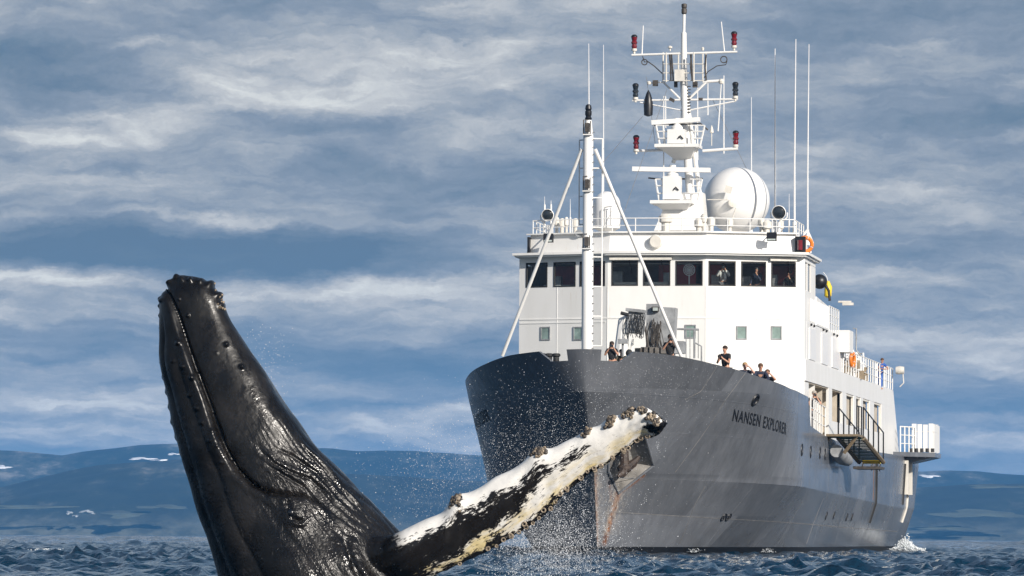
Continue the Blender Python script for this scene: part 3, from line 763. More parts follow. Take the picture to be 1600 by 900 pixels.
# stern platform with white screens, sponson
sp = MB(); sp.prism([(6.0, 64.0), (7.1, 65.6), (8.15, 67.2), (8.15, 71.2), (6.0, 71.2)], 4.97, 5.2)
pf = sp.build('stern_platform', M['hull'], ship, 20)
b = MB(); b.add([(6.3, 66.8, 4.965), (8.1, 67.3, 4.965), (8.1, 71.0, 4.965), (6.3, 71.0, 4.965), (6.3, 66.9, 4.55), (6.3, 71.0, 4.55)], [(0, 1, 4), (1, 2, 5, 4), (2, 3, 5), (0, 4, 5, 3), (0, 3, 2, 1)]); b.build('bracket', M['hull'], pf)
b = MB()
for y in (67.9, 68.85, 69.8, 70.75): b.box((8.05, y, 5.95), (.06, .85, 1.46 + .06 * math.sin(y * 3)))
for x in (7.91, 7.62, 7.33, 7.04): b.box((x, 67.35, 5.95), (.24, .06, 1.46 + .08 * math.sin(x * 9)))
b.tube([(8.05, 67.3, 6.3), (8.05, 71.2, 6.3)], .04, 6); b.tube([(6.9, 67.39, 6.3), (8.05, 67.39, 6.3)], .03, 6)
b.build('platform_screen', M['white'], pf)
railing([(6.5, 65.2, 5.21), (7.05, 66.6, 5.21), (7.1, 67.3, 5.21)], 1.3, 'platform_railing', M['white'], 3, .035, .5, pf)
b = MB()
for k in range(5): b.tube([(6.9 + k * .28, 67.0, 5.22), (6.9 + k * .28, 67.0, 5.42)], .09, 8)
b.build('bollard', M['rubber'], pf)
for x, y in ((6.74, 66.0), (6.74, 68.6)): MB().box((x, y, 3.9), (.22, .3, 1.75)).build('rubbing_post', M['offwhite'], ship)
# pipes and marks along the hull side
for uu, z0, z1, m_ in ((49.5, 1.5, 4.4, 'rubber'), (66, 2.5, 4.6, 'rubber'), (69, 1.6, 4.2, 'offwhite')):
    strip_on_hull([(uu, z) for z in np.linspace(z0, z1, 10)], .14, 'hull_pipe', M[m_], 1, .08)
strip_on_hull([(48.2, z) for z in np.linspace(2.4, 4.6, 10)], .22, 'rust_run', mat('rust_run_paint', (.20, .09, .035), .8, var=.5, vscale=5), 1, .006)

# fore side-deck railing, port and starboard
for sd in (1, -1):
    pts = []
    for u in (19.3, 20.6, 22.2, 23.9, 25.4):
        p = hull(u, ztop(u)); pts.append((sd * (p.x - .05), p.y, ztop(u)))
    railing(pts, 1.25, 'side_railing', M['white'], 3, .035, .8)
    
# accommodation ladder on the port side
al = MB(); gx = 7.35
q = loc(1305, 682, d=25.5)
b = MB(); b.box((7.25, 25.3, 5.22), (1.5, 2.6, .10)); lp = b.build('ladder_platform', M['timber'], ship)
MB().box((7.25, 25.3, 5.155), (1.36, 2.45, .03)).build('platform_grating', M['greenmat'], lp)
for x in (6.75, 7.9):
    b = MB(); b.tube([(x - .55, 24.6, 4.45), (x, 24.4, 5.16)], .08, 6); b.build('platform_strut', M['timber'], lp)
A = Vector((7.45, 26.7, 5.15)); B_ = Vector((7.7, 34.2, 4.2))
b = MB(); t_ = (B_ - A); 
for sx in (-.55, .55): b.tube([A + Vector((sx, 0, 0)), B_ + Vector((sx, 0, 0))], .10, 6)
ls = b.build('ladder_stringer', M['timber'], lp)
b = MB()
for k in range(16):
    c = A + t_ * (k + .5) / 16; b.box(c, (1.0, .48, .05), rx=0)
b.build('ladder_tread', M['greenmat'], lp)
MB().box(B_ + Vector((0, .3, .02)), (.8, .45, .16)).build('ladder_foot', M['yellow'], lp)
MB().box(B_ + Vector((0, -1.2, -.28)), (1.2, 2.6, .12)).build('ladder_fender', M['darkmach'], lp)
for sx in (-.55, .55):
    b = MB(); tops = []
    for k in range(5):
        c = A + t_ * (k / 4.0) + Vector((sx, 0, 0)); b.tube([c, c + Vector((0, 0, 1.35))], .035, 6); tops.append(c + Vector((0, 0, 1.35)))
    b.tube(tops, .03, 6); b.build('ladder_handrail', M['black'], lp)
b = MB()
for y in (24.1, 25.0, 26.3):
    b.tube([(7.95, y, 5.25), (7.95, y, 6.5)], .035, 6)
b.tube([(7.95, 24.1, 6.5), (7.95, 26.3, 6.5)], .03, 6); b.build('platform_handrail', M['black'], lp)
b = MB(); b.tube([(7.0, 24.8, 4.55), (7.1, 26.4, 4.3), (7.1, 29.0, 4.2)], [.28, .34, .25], 12); b.build('fender_roll', M['greymach'], lp)

# ------------------------------------------------------------------ foremast
FM = loc(917.5, 545, d=-1.2); fx = FM.x; fd = -1.2
def zf(py, px=917, d=fd): return loc(px, py, d=d).z
b = MB(); zt = zf(213)
b.tube([(fx, fd, 6.4), (fx, fd, zf(385)), (fx, fd, zf(383)), (fx, fd, zt), (fx, fd, zf(188))], [.225, .225, .20, .20, .13], 16)
fm = b.build('foremast', M['white'], ship)
b = MB(); b.lathe((fx, fd, zf(187)), [(.12, 0), (.14, .05), (.10, .12), (.13, .2), (.13, .33), (.10, .36), (.13, .42), (.11, .55), (.05, .6)], 14); b.build('mast_lantern', M['black'], fm)
b = MB(); b.tube([(fx + .02, fd, zf(165)), (fx, fd, zf(68))], [.025, .012], 6); b.build('mast_whip', M['whitegloss'], fm)
for k, (px, py) in enumerate(((785, 556), (1065, 558))):
    e = loc(px, py, d=1.2); s_ = loc(909 if k == 0 else 930, 233, d=fd)
    b = MB(); b.tube([s_, e], .068, 10); b.build('mast_stay_leg', M['white'], fm)
for py in (200, 288, 378):
    z = zf(py); b = MB()
    b.box((fx, fd - .28, z), (.16, .22, .34)); b.tube([(fx, fd - .2, z + .3), (fx - .15, fd - .25, z + .3), (fx - .15, fd - .3, z - .25), (fx + .12, fd - .3, z - .25), (fx + .12, fd - .3, z + .25)], .025, 5)
    b.build('mast_light', M['darkmach'], fm)
    b = MB(); b.box((fx, fd - .22, z - .28), (.34, .2, .04)); b.build('light_bracket', M['white'], fm)
# ladder cage at the sides of the mast
b = MB(); xr = loc(941, 300, d=fd + .3).x; xl = loc(905, 300, d=fd + .3).x
for x, z0, z1 in ((xr, zf(540), zf(216)), (xl, zf(350), zf(218))):
    b.tube([(x, fd + .3, z0), (x, fd + .3, z1)], .03, 6)
    n = int((z1 - z0) / 1.05)
    for k in range(n + 1):
        z = z0 + (z1 - z0) * k / max(n, 1); b.tube([(x, fd + .3, z), (fx, fd + .1, z)], .028, 5)
b.build('mast_ladder', M['white'], fm)
b = MB()
for k in range(34):
    z = 6.9 + k * .29; b.tube([(fx + .2, fd - .12, z), (fx + .27, fd - .12, z)], .02, 5)
b.build('mast_step', M['steel'], fm)

# foredeck machinery
b = MB(); q = loc(985, 520, d=6.0)
b.tube([loc(970, 556, d=6), loc(975, 500, d=6), loc(988, 494, d=6)], [.30, .22, .16], 10); b.tube([loc(960, 560, d=6), loc(968, 500, d=6)], .06, 6); b.tube([loc(990, 530, d=6), loc(984, 556, d=6)], .07, 6)
cr = b.build('deck_crane', M['white'], ship)
b = MB(); q = loc(994, 505, d=6); b.box(q, (.65, .6, .85), ry=R(6)); b.box(q + Vector((0, -.1, .5)), (.75, .7, .12), ry=R(6)); b.build('crane_head', M['greymach'], cr)
b = MB()
for k in range(20):
    x0 = 980 + random.random() * 28; b.tube([loc(x0, 488 + random.random() * 8, d=5.55), loc(x0 + random.uniform(-7, 7), 505, d=5.45), loc(x0 + random.uniform(-9, 9), 522 + random.random() * 8, d=5.5)], .014, 5)
b.tube([loc(970, 489, d=5.6), loc(982, 492, d=5.6)], .07, 8); b.build('hydraulic_hose', M['rubber'], cr)
b = MB(); q = loc(1037, 518, d=8); b.box(q, (.95, .9, 1.95), ry=R(3)); b.box(loc(1021, 512, d=7.8), (.5, .8, 1.9)); b.box(loc(1041, 543, d=7.8), (1.5, .8, .5)); wn = b.build('winch_housing', M['greymach'], ship)
b = MB()
for k in range(26):
    x0 = 1015 + random.random() * 18; b.tube([loc(x0, 497 + random.random() * 12, d=7.3), loc(x0 + random.uniform(-5, 5), 515, d=7.25), loc(x0 + random.uniform(-6, 6), 536 + random.random() * 8, d=7.3)], .015, 5)
b.tube([loc(1013, 552, d=7.3), loc(1010, 520, d=7.3), loc(1003, 500, d=7.3)], .06, 6); b.box(loc(1024, 483, d=7.3), (.28, .2, .2))
for k in range(5): b.box(loc(1000 + k * 9, 545 + random.random() * 5, d=7.2), (.3, .3, .25), rz=random.random())
b.build('winch_gear', M['darkmach'], wn)
b = MB(); b.box(loc(1024, 483, d=7.15), (.2, .04, .13)); b.build('work_lamp', M['lampglass'], wn)
b = MB(); b.tube([loc(1058, 514, d=9), loc(1092, 515, d=9)], .045, 6); b.tube([loc(1085, 514, d=9), loc(1085, 560, d=9)], .05, 6); b.tube([loc(1085, 535, d=9), loc(1096, 541, d=9), loc(1096, 566, d=9)], .035, 6)
for x in (1072, 1078, 1091): b.tube([loc(x, 515, d=9), loc(x, 560, d=9)], .02, 5)
b.build('vent_frame', M['greymach'], ship)
for px in (847.5, 858, 869): 
    q = loc(px, 556, d=-1.0); b = MB(); b.lathe((q.x, q.y, q.z - .35), [(.12, 0), (.12, .3), (.17, .34), (.17, .42), (.1, .45)], 14); b.build('bollard', M['rubber'], ship)
q = loc(978, 537, d=0.0); b = MB(); b.box((q.x - .15, 0.2, q.z + .1), (.36, .3, .18)); b.tube([(q.x - .15, .2, q.z), (q.x - .15, .2, q.z - .5)], .05, 6); b.build('instrument_box', M['greymach'], ship)
q = loc(983, 552, d=-.6); b = MB(); b.ell(q, (.14, .14, .16), 12, 8); b.build('fender_ball', M['rubber'], ship)

# ------------------------------------------------------------------ main mast on the wheelhouse roof
md = 23.0
def P(px, py, d=md): return loc(px, py, d=d)
mx = P(1068, 200).x
b = MB()
z0 = P(1065, 362).z
b.add([*[Vector((P(px, 362).x, d, z0)) for px, d in ((1026, md - .9), (1104, md - .9), (1104, md + .9), (1026, md + .9))],
       *[Vector((P(px, 302).x, d, P(1065, 302).z)) for px, d in ((1050, md - .5), (1100, md - .5), (1100, md + .5), (1050, md + .5))]],
      [(0, 1, 5, 4), (1, 2, 6, 5), (2, 3, 7, 6), (3, 0, 4, 7), (4, 5, 6, 7)])
mm = b.build('mast_house', M['white'], ship, 20)
b = MB()
b.tube([P(1080, 320), P(1071, 200), P(1069, 120)], [.20, .17, .15], 14); b.tube([P(1069, 122), P(1068.5, 80), P(1068.5, 51)], [.15, .13, .12], 12); b.tube([P(1068.5, 52), P(1069, 20)], .065, 10)
b.tube([P(1096, 325), P(1084, 230), P(1073, 150)], [.10, .09, .08], 8); b.tube([P(1052, 255), P(1064, 200), P(1068, 160)], [.09, .08, .07], 8)
b.build('main_mast', M['white'], mm)
b = MB(); b.lathe(P(1069, 22), [(.09, 0), (.12, .05), (.12, .22), (.09, .25), (.12, .30), (.12, .43), (.06, .46)], 14); b.build('top_lantern', M['darkmach'], mm)
def plat(px0, px1, py, dd, th, name, tip, parent=mm):
    b = MB(); a = P(px0, py); c = P(px1, py); z = a.z
    b.box(((a.x + c.x) / 2, md - dd / 2 + .3, z - th / 2), (c.x - a.x, dd, th))
    ax = (a.x + c.x) / 2; hw = (c.x - a.x) / 2
    b.add([(ax - hw * .85, md - dd + .4, z - th - .001), (ax + hw * .85, md - dd + .4, z - th - .001), (ax + hw * .85, md + .2, z - th - .001), (ax - hw * .85, md + .2, z - th - .001),
           (ax - hw * .2, md - .1, z - tip), (ax + hw * .5, md - .1, z - tip), (ax + hw * .5, md + .2, z - tip), (ax - hw * .2, md + .2, z - tip)],
          [(0, 1, 5, 4), (1, 2, 6, 5), (2, 3, 7, 6), (3, 0, 4, 7), (4, 5, 6, 7)])
    return b.build(name, M['white'], parent, 20)
plat(1022, 1088, 316, 1.7, .14, 'radar_platform', .62); plat(1028, 1096, 228, 1.5, .14, 'radar_platform', .62)
def rail_basket(pxa, pxb, pya, pyb, name):
    b = MB()
    for px, top in ((pxa, pxa - 6), (pxa + 8, pxa + 5)):
        b.tube([P(px, pya, md - .9), P(top, pyb, md - 1.0)], .045, 6)
    for k in (0.35, .7, 1.0):
        y = pya + (pyb - pya) * k; b.tube([P(pxa - 6 * k, y, md - 1.0), P(pxa + 14, y, md - 1.0)], .03, 5)
    b.build(name, M['white'], mm); b = MB()
    for px, top in ((pxb, pxb + 7), (pxb - 9, pxb - 7)): b.tube([P(px, pya, md - .9), P(top, pyb, md - 1.0)], .045, 6)
    for k in (0.35, .7, 1.0):
        y = pya + (pyb - pya) * k; b.tube([P(pxb - 12, y, md - 1.0), P(pxb + 7 * k, y, md - 1.0)], .03, 5)
    return b.build(name, M['white'], mm)
rail_basket(1030, 1090, 314, 280, 'platform_basket'); rail_basket(1031, 1094, 227, 196, 'platform_basket')
for (px0, px1, py, tilt, pd, pt) in ((992, 1113, 263, 5, 314, 278), (1022, 1097, 192, -3, 227, 205)):
    b = MB(); c = P((1040 + 1068) / 2 if py > 250 else 1061, (pd + pt) / 2); h = P(1060, pt).z - P(1060, pd).z
    b.box((c.x, md - .75, c.z), (.75, .75, h)); b.lathe((c.x, md - .75, c.z + h / 2), [(.26, 0), (.26, .12), (.15, .2), (.15, .5)], 14); rp = b.build('radar_pedestal', M['white'], mm)
    a = P(px0, py + (3 if tilt > 0 else 2)); e = P(px1, py + tilt); b = MB(); mid = (a + e) / 2; ln = (e - a).length
    b.box((mid.x, md - .75, mid.z), (ln, .32, .20), ry=-math.atan2(e.z - a.z, e.x - a.x)); b.build('radar_antenna', M['whitegloss'], rp)
    b = MB(); b.tube([(c.x + .1, md - 1.15, c.z - .1), (c.x + .2, md - 1.2, c.z + .02), (c.x + .32, md - 1.15, c.z - .12)], .03, 6); b.build('cable_loop', M['rubber'], rp)
b = MB(); b.tube([P(1013, 278), P(1035, 280), P(1098, 279)], .035, 5); b.tube([P(1022, 196, md - .5), P(1095, 193, md - .5), P(1106, 203, md - .5)], .035, 5); b.build('grab_rail', M['darkmach'], mm)
# yards
def yard(p, q, r, name='yard'):
    b = MB(); b.tube([p, q], r, 8); return b.build(name, M['white'], mm)
yard(P(987, 86), P(1152, 81), .05); yard(P(988, 157), P(1153, 155), .045); yard(P(990, 236), P(1046, 234), .06); yard(P(1098, 236), P(1153, 232), .07)
b = MB(); b.tube([P(1000, 160), P(1068, 173)], .03, 5); b.tube([P(1078, 172), P(1150, 158)], .035, 5); b.tube([P(1036, 128), P(1068, 160)], .05, 6); b.tube([P(1106, 126), P(1073, 158)], .055, 6)
b.tube([P(1012, 130), P(1040, 128)], .03, 5); b.tube([P(1098, 128), P(1128, 126)], .065, 8); b.tube([P(1064, 125), P(1066, 165)], .05, 6); b.build('yard_brace', M['white'], mm)
def lantern(px, py, red, parent):
    b = MB(); c = P(px, py); k = 1 if red else 1
    b.lathe(c, [(.10, 0), (.11, .06), (.13, .08), (.10, .20), (.14, .24), (.14, .28), (.10, .34), (.13, .46), (.14, .50)], 14)
    o = b.build('lantern_glass', M['red'] if red else M['lens'], parent)
    t_ = MB(); t_.lathe(c + Vector((0, 0, .501)), [(.14, 0), (.14, .05), (.08, .11), (.02, .12)], 14); t_.build('lantern_cap', M['black'], parent)
    t_ = MB(); t_.lathe(c - Vector((0, 0, .12)), [(.05, -.1), (.05, .0), (.12, .02), (.12, .119)], 14); t_.build('lantern_base', M['offwhite'], parent)
for px, py, rd in ((991, 76, 1), (1147, 71, 1), (993, 152, 0), (1149, 150, 0), (994, 233, 1), (1149.5, 226, 1)): lantern(px, py, rd, mm)
# cage around the mast head
b = MB()
for px in (1036, 1041, 1060, 1084, 1098, 1103): b.tube([P(px, 128, md - .4 if px in (1041, 1084) else md), P(px, 82, md - .4 if px in (1041, 1084) else md)], .035, 6)
for py in (100, 114, 126): b.tube([P(1036, py, md - .4), P(1103, py, md - .4)], .022, 5); b.tube([P(1036, py, md + .3), P(1103, py, md + .3)], .022, 5)
b.build('mast_cage', M['offwhite'], mm)
b = MB(); 
for px in (1046, 1049, 1080, 1079, 1103): b.tube([P(px, 85, md - .45), P(px + random.uniform(-2, 2), 105, md - .45), P(px + random.uniform(0, 3), 126, md - .45)], .04, 5)
b.tube([P(1004, 88), P(1007, 97), P(1012, 96), P(1022, 103), P(1036, 116)], .025, 5); b.torus(P(1007, 97), .12, .025, (0, 1, 0), 14, 5); b.torus(P(1131, 93), .14, .025, (0, 1, 0), 14, 5)
b.tube([P(1136, 95), P(1134, 101), P(1120, 103), P(1106, 112), P(1100, 122)], .022, 5)
for y in np.arange(135, 176, 5): b.box(P(1077, y, md - .1), (.12, .12, .035))
b.box(P(1056, 132), (.14, .2, .25)); b.box(P(1086, 132), (.2, .2, .25)); b.box(P(1024, 130), (.22, .2, .25)); b.box(P(1050, 156), (.24, .1, .14), ry=.5); b.box(P(1095, 155), (.18, .1, .12))
b.build('mast_cable', M['darkmach'], mm)
b = MB(); b.box(P(1062, 118, md - .4), (.42, .3, .5)); b.build('junction_box', M['offwhite'], mm)
for q_, pr in ((P(1047, 80), [(.03, 0), (.03, .1), (.1, .14), (.1, .2), (.03, .24)]), (P(1098, 79), [(.05, 0), (.07, .1), (.03, .15)]), (P(1014, 132), [(.08, 0), (.1, .1), (.03, .15)]), (P(1127, 127), [(.1, -.1), (.13, 0), (.08, .1)])):
    b = MB(); b.lathe(q_, pr, 10); b.build('small_aerial', M['offwhite'], mm)
b = MB(); b.lathe(P(1112, 208), [(.02, -.55), (.02, 0), (.09, .02), (.07, .15), (.01, .35)], 10); b.build('mast_fitting', M['offwhite'], mm)
# black day shape hanging from the yard
b = MB(); b.lathe(P(1013, 182), [(.05, 0), (.19, .06), (.21, .5), (.16, .8), (.10, 1.0), (.02, 1.15)], 12); b.build('day_shape', M['black'], mm)
# whips on the mast
b = MB()
for (x0, y0, x1, y1) in ((1003, 86, 1005, 40), (1132, 82, 1127, 34), (1131, 240, 1131, 118), (1090, 250, 1090, 130), (1106, 180, 1106, 130), (1037, 310, 1037, 150), (1040, 200, 1040, 150), (1122, 205, 1127, 128)):
    b.tube([P(x0, y0), P(x1, y1)], [.03, .022], 6)
b.build('mast_whip', M['whitegloss'], mm)
# stays
b = MB()
for (x0, y0, d0, x1, y1, d1) in ((1042, 140, md, 968, 352, 20), (1112, 153, md, 1172, 275, 26), (1004, 182, md, 930, 268, 0), (1010, 120, md, 1025, 235, md)):
    b.tube([P(x0, y0, d0), P(x1, y1, d1)], .012, 5)
b.build('stay_wire', M['steel'], mm)
# radomes
q = P(1151, 313, 25.0); b = MB(); rr = 52.0 / F * (SM @ q).y
b.ell(q, (rr, rr, rr), 40, 28); rd = b.build('radome', M['whitegloss'], ship, 180)
b = MB(); b.lathe((q.x, q.y, Z_ROOF + .2), [(1.0, 0), (.9, .3), (.7, .9)], 24); b.build('radome_base', M['white'], rd)
b = MB(); b.lathe(P(1143, 316, 25 - rr * .97), [(.02, -.25), (.20, -.22), (.14, .0), (.16, .4)], 16, (-.4, 1, .15)); b.build('horn', M['offwhite'], ship)
b = MB(); b.tube([P(1105, 312, 23.3), P(1137, 312, 23.3)], .02, 5); b.box(P(1138, 296, 23.2), (.3, .1, .3), ry=.3); b.tube([P(1143, 345, 23.2), P(1150, 325, 23.2)], .03, 5); b.build('horn_bracket', M['offwhite'], ship)
q = P(948, 330, 22.0); b = MB(); r2 = 21.5 / F * (SM @ q).y; zb = P(948, 357, 22).z; zt = P(948, 299, 22).z
prof = [(r2 * .55, zb - .12), (r2 * .97, zb), (r2, zb + .12)] + [(r2, zt - r2)] + [(r2 * math.cos(a), zt - r2 + r2 * math.sin(a)) for a in np.linspace(.1, 1.55, 12)]
b.lathe((q.x, 22.0, 0), prof, 32); sr = b.build('small_radome', M['whitegloss'], ship, 40)
b = MB(); b.tube([(q.x, 22, zb - .1), (q.x, 22, Z_ROOF + .2)], .3, 12); b.build('small_radome_post', M['white'], sr)
b = MB(); 
for px in (945, 954): b.tube([P(px, 352, 21.2), P(px, 324, 21.2)], .02, 5)
b.tube([P(945, 324, 21.2), P(957, 322, 21.2)], .02, 5); b.build('small_radome_bracket', M['greymach'], sr)
# whip antennas along the roof
for (px, yb, yt, d, r) in ((943, 352, 70, 23, .03), (1174, 300, 152, 27, .03), (1211, 350, 76, 23, .045), (1241.5, 352, 61, 22, .045), (1262, 372, 69, 22.5, .04), (1233, 350, 303, 21, .02), (891, 345, 311, 21, .02), (851, 325, 307, 20, .02), (861, 325, 313, 20, .02)):
    b = MB(); b.tube([loc(px, yb, d=d), loc(px, (yb * 2 + yt) / 3, d=d), loc(px + (2 if px > 1240 else 0), yt, d=d)], [r, r * .85, r * .4], 6); wp = b.build('whip_antenna', M['whitegloss'], ship)
    b = MB(); q = loc(px, yb, d=d); b.tube([(q.x, d, Z_P - .3), (q.x, d, q.z + .15)], r * 2.0, 8); b.build('antenna_base', M['white'], wp)
b = MB(); b.tube([loc(1263, 360, d=22.5), loc(1267, 395, d=22.5)], .03, 5); b.tube([loc(1263, 362, d=22.5), loc(1271, 380, d=22.5)], .03, 5); b.tube([loc(1263, 358, d=22.5), loc(1256, 366, d=22.5)], .06, 6); b.build('antenna_strut', M['white'], ship)
# clutter on the roof: small vents, pipes, boxes
for (px, py, d, r) in ((870, 350, 20.5, .12), (878, 352, 21, .14), (885, 350, 20, .1), (899, 352, 21, .13), (1040, 345, 20, .3), (1092, 352, 20, .2), (1100, 345, 20, .15), (1111, 350, 20, .18), (1140, 352, 20, .16), (1198, 355, 21, .22), (1190, 352, 21, .16), (1220, 355, 21, .13)):
    b = MB(); q = loc(px, py, d=d); b.lathe((q.x, d, Z_ROOF + .2), [(r * .6, 0), (r * .6, q.z - Z_ROOF - .3), (r, q.z - Z_ROOF - .25), (r, q.z - Z_ROOF), (r * .5, q.z - Z_ROOF + .1)], 12)
    b.build('roof_vent', M['offwhite'], ship)
b = MB(); q = loc(905, 365, d=18.6); b.lathe(q, [(.16, -.15), (.1, 0), (.05, .15)], 12, (0, 1, 0)); b.build('roof_horn', M['greymach'], ship)

# lifebuoys
def lifebuoy(p, ax, label):
    o = empty('lifebuoy', p); tag(o, label, 'lifebuoy', 'orange lifebuoys on the ship')
    b = MB(); b.torus((0, 0, 0), .30, .085, ax, 24, 8); b.build('ring', M['orange'], o)
    b = MB()
    n = Vector(ax).normalized(); u = n.orthogonal().normalized(); v = n.cross(u)
    for k in range(4):
        a = k * math.pi / 2 + .4; c = (u * math.cos(a) + v * math.sin(a)) * .30; b.torus(c, .088, .012, (-u * math.sin(a) + v * math.cos(a)), 10, 4)
    b.build('grab_band', M['whitegloss'], o)
q = loc(1258, 382, d=19.9); lifebuoy(SM @ q, (.2, -1, 0), 'orange lifebuoy beside the red side light on the wheelhouse roof')
q = loc(1332, 562, x=6.45); lifebuoy(SM @ q, (1, -.35, 0), 'orange lifebuoy on the boat deck railing, aft of the white locker')
q = loc(1293.5, 452, d=27.5); o = empty('yellow_float', SM @ q); tag(o, 'yellow rescue float hanging behind the bridge beside the black cowl', 'rescue float')
b = MB(); b.tube([(0, 0, -.38), (0, 0, -.3), (.02, 0, .1), (0, 0, .36)], [.06, .16, .17, .07], 12); b.build('float_body', M['yellow'], o)
b = MB(); b.tube([(0, 0, .34), (-.05, 0, .55), (-.2, 0, .75)], .015, 5); b.build('lanyard', M['whitegloss'], o)

# ------------------------------------------------------------------ the whale
WY = 74.0
def skin_mat():
    m = bpy.data.materials.new('wet_whale_skin'); m.use_nodes = True; t = NT(m.node_tree); b = m.node_tree.nodes['Principled BSDF']
    co = t.n('ShaderNodeTexCoord').outputs['Object']
    A = lambda n: t.n('ShaderNodeAttribute', attribute_name=n).outputs['Fac']
    n1 = t.noise(co, 3.0, 7, .65); n2 = t.noise(co, 14.0, 6, .7); n2b = t.noise(co, 11.0, 1.5, .4); n3 = t.noise(co, 32.0, 1, .4)
    dark = t.ramp(t.math('ADD', t.math('MULTIPLY', n1, .6), t.math('MULTIPLY', n2, .4)), [(.38, (.003, .003, .0032)), (.54, (.006, .0056, .0056)), (.66, (.022, .019, .018))])
    # flipper pigment
    fs, ft, isf, blk = A('fs'), A('ft'), A('isf'), A('blk')
    fv = t.comb(t.math('MULTIPLY', fs, 9.0), t.math('MULTIPLY', ft, 2.0), 0.0)
    pn = t.noise(fv, 1.6, 8, .68); pn2 = t.noise(t.vmul(fv, (2.4, 5.0, 1)), 2.0, 7, .76)
    wob = t.math('ADD', t.math('MULTIPLY', t.math('SUBTRACT', pn, .5), 7.0), t.math('MULTIPLY', t.math('SUBTRACT', pn2, .5), 7.5))
    mask = t.mapr(t.math('ADD', t.math('MULTIPLY', blk, .85), wob), -.12, .12)
    cream = t.mix(t.mapr(ft, .42, .8), (.80, .78, .74), (.70, .56, .26))
    cream = t.mix(t.math('MULTIPLY', t.mapr(t.noise(t.vmul(fv, (1, 2, 1)), 1.3, 5, .6), .41, .60), .9), (.78, .76, .72), cream)
    cream = t.mix(t.math('MULTIPLY', t.mapr(pn2, .56, .66), t.mapr(ft, .35, .6, .15, .85)), cream, (.05, .043, .036))
    fcol = t.mix(mask, cream, (.012, .011, .011))
    patch = t.noise(t.vmul(co, (1.0, 1.0, .6)), 1.7, 5, .62)
    dark = t.mix(t.math('MULTIPLY', t.mapr(patch, .50, .68), .30), dark, (.040, .036, .034))
    scar = t.noise(t.vmul(co, (5.0, 5.0, 1.2)), 3.0, 3, .5); dark = t.mix(t.math('MULTIPLY', t.mapr(scar, .70, .76), .35), dark, (.16, .15, .14))
    c = t.mix(isf, dark, fcol); t.put(b.inputs['Base Color'], c)
    wet = t.noise(t.vmul(co, (1, 1, .5)), 5.0, 6, .7)
    rg = t.math('ADD', t.mapr(wet, .36, .64, .11, .44), t.mapr(A('bs'), .14, .42, .14, 0.0))
    white_f = t.math('MULTIPLY', isf, t.math('SUBTRACT', 1.0, mask))
    t.put(b.inputs['Roughness'], t.math('MULTIPLY_ADD', white_f, .15, rg))
    b.inputs['Specular IOR Level'].default_value = .36
    wr = A('wrinkle')
    # fine wrinkles along the body catch the sun
    ws, wt = A('bs'), A('bt')
    wv = t.comb(t.math('MULTIPLY', ws, 30.0), t.math('MULTIPLY', wt, 60.0), 0.0)
    wn_ = t.noise(wv, 1.0, 2, .5, .6); wn2_ = t.noise(t.vmul(wv, (4.2, 1.3, 1)), 1.5, 1.5, .5)
    h = t.math('ADD', t.math('MULTIPLY', n2b, .085), t.math('MULTIPLY', n3, t.math('ADD', t.mapr(n1, .45, .62, .0, .05), t.math('MULTIPLY', t.mapr(A('bs'), .44, .58, 0.0, .08), t.math('SUBTRACT', 1.0, isf)))))
    h = t.math('ADD', h, t.math('MULTIPLY', wr, t.math('ADD', t.math('MULTIPLY', wn_, .11), t.math('MULTIPLY', wn2_, .12))))
    bn = t.n('ShaderNodeBump'); bn.inputs['Strength'].default_value = 1.0; bn.inputs['Distance'].default_value = .06
    t.put(bn.inputs['Height'], h); t.put(b.inputs['Normal'], bn.outputs[0])
    return m
M['skin'] = skin_mat()
M['barnacle'] = mat('barnacle_shell', (.26, .21, .155), .7, var=.85, vscale=26, bump=.5, bscale=40)
M['barnacle_dark'] = mat('barnacle_skin', (.05, .042, .036), .5, var=.6, vscale=20, bump=.4, bscale=30)
M['eye'] = mat('wet_eye', (.004, .004, .005), .05, coat=1.0)

ST = [((259, 449), (281, 431)), ((254, 466), (315, 435)), ((252, 492), (342, 458)), ((252, 530), (364, 505)), ((252, 562), (386, 540)), ((259, 606), (412, 576)), ((269, 650), (440, 620)),
      ((280, 697), (470, 661)), ((293, 742), (505, 706)), ((307, 790), (546, 750)), ((321, 835), (588, 792)), ((336, 882), (632, 838)), ((354, 940), (676, 890)), ((378, 1010), (722, 962)), ((420, 1110), (770, 1070)), ((500, 1240), (790, 1220))]
LX = np.array([[at(*l, WY).x, at(*l, WY).z] for l, r in ST]); RX = np.array([[at(*r, WY).x, at(*r, WY).z] for l, r in ST])
tip = at(266, 437, WY); botm = at(690, 1330, WY)
LX = np.vstack([[tip.x - .02, tip.z], LX, [botm.x, botm.z]]); RX = np.vstack([[tip.x + .02, tip.z + .01], RX, [botm.x + .05, botm.z]])
def spline(K, n):
    kk = np.linspace(0, len(K) - 1, n); i = np.clip(kk.astype(int), 0, len(K) - 2); f = (kk - i)[:, None]
    p0 = K[np.clip(i - 1, 0, None)]; p1 = K[i]; p2 = K[i + 1]; p3 = K[np.clip(i + 2, None, len(K) - 1)]
    return .5 * ((2 * p1) + (-p0 + p2) * f + (2 * p0 - 5 * p1 + 4 * p2 - p3) * f ** 2 + (-p0 + 3 * p1 - 3 * p2 + p3) * f ** 3), kk
NV, NTH = 460, 300
Ls, kk = spline(LX, NV); Rs, _ = spline(RX, NV)
th = np.linspace(0, 2 * math.pi, NTH, endpoint=False)
C = (Ls + Rs) / 2; E = (Rs - Ls) / 2; a = np.linalg.norm(E, axis=1)
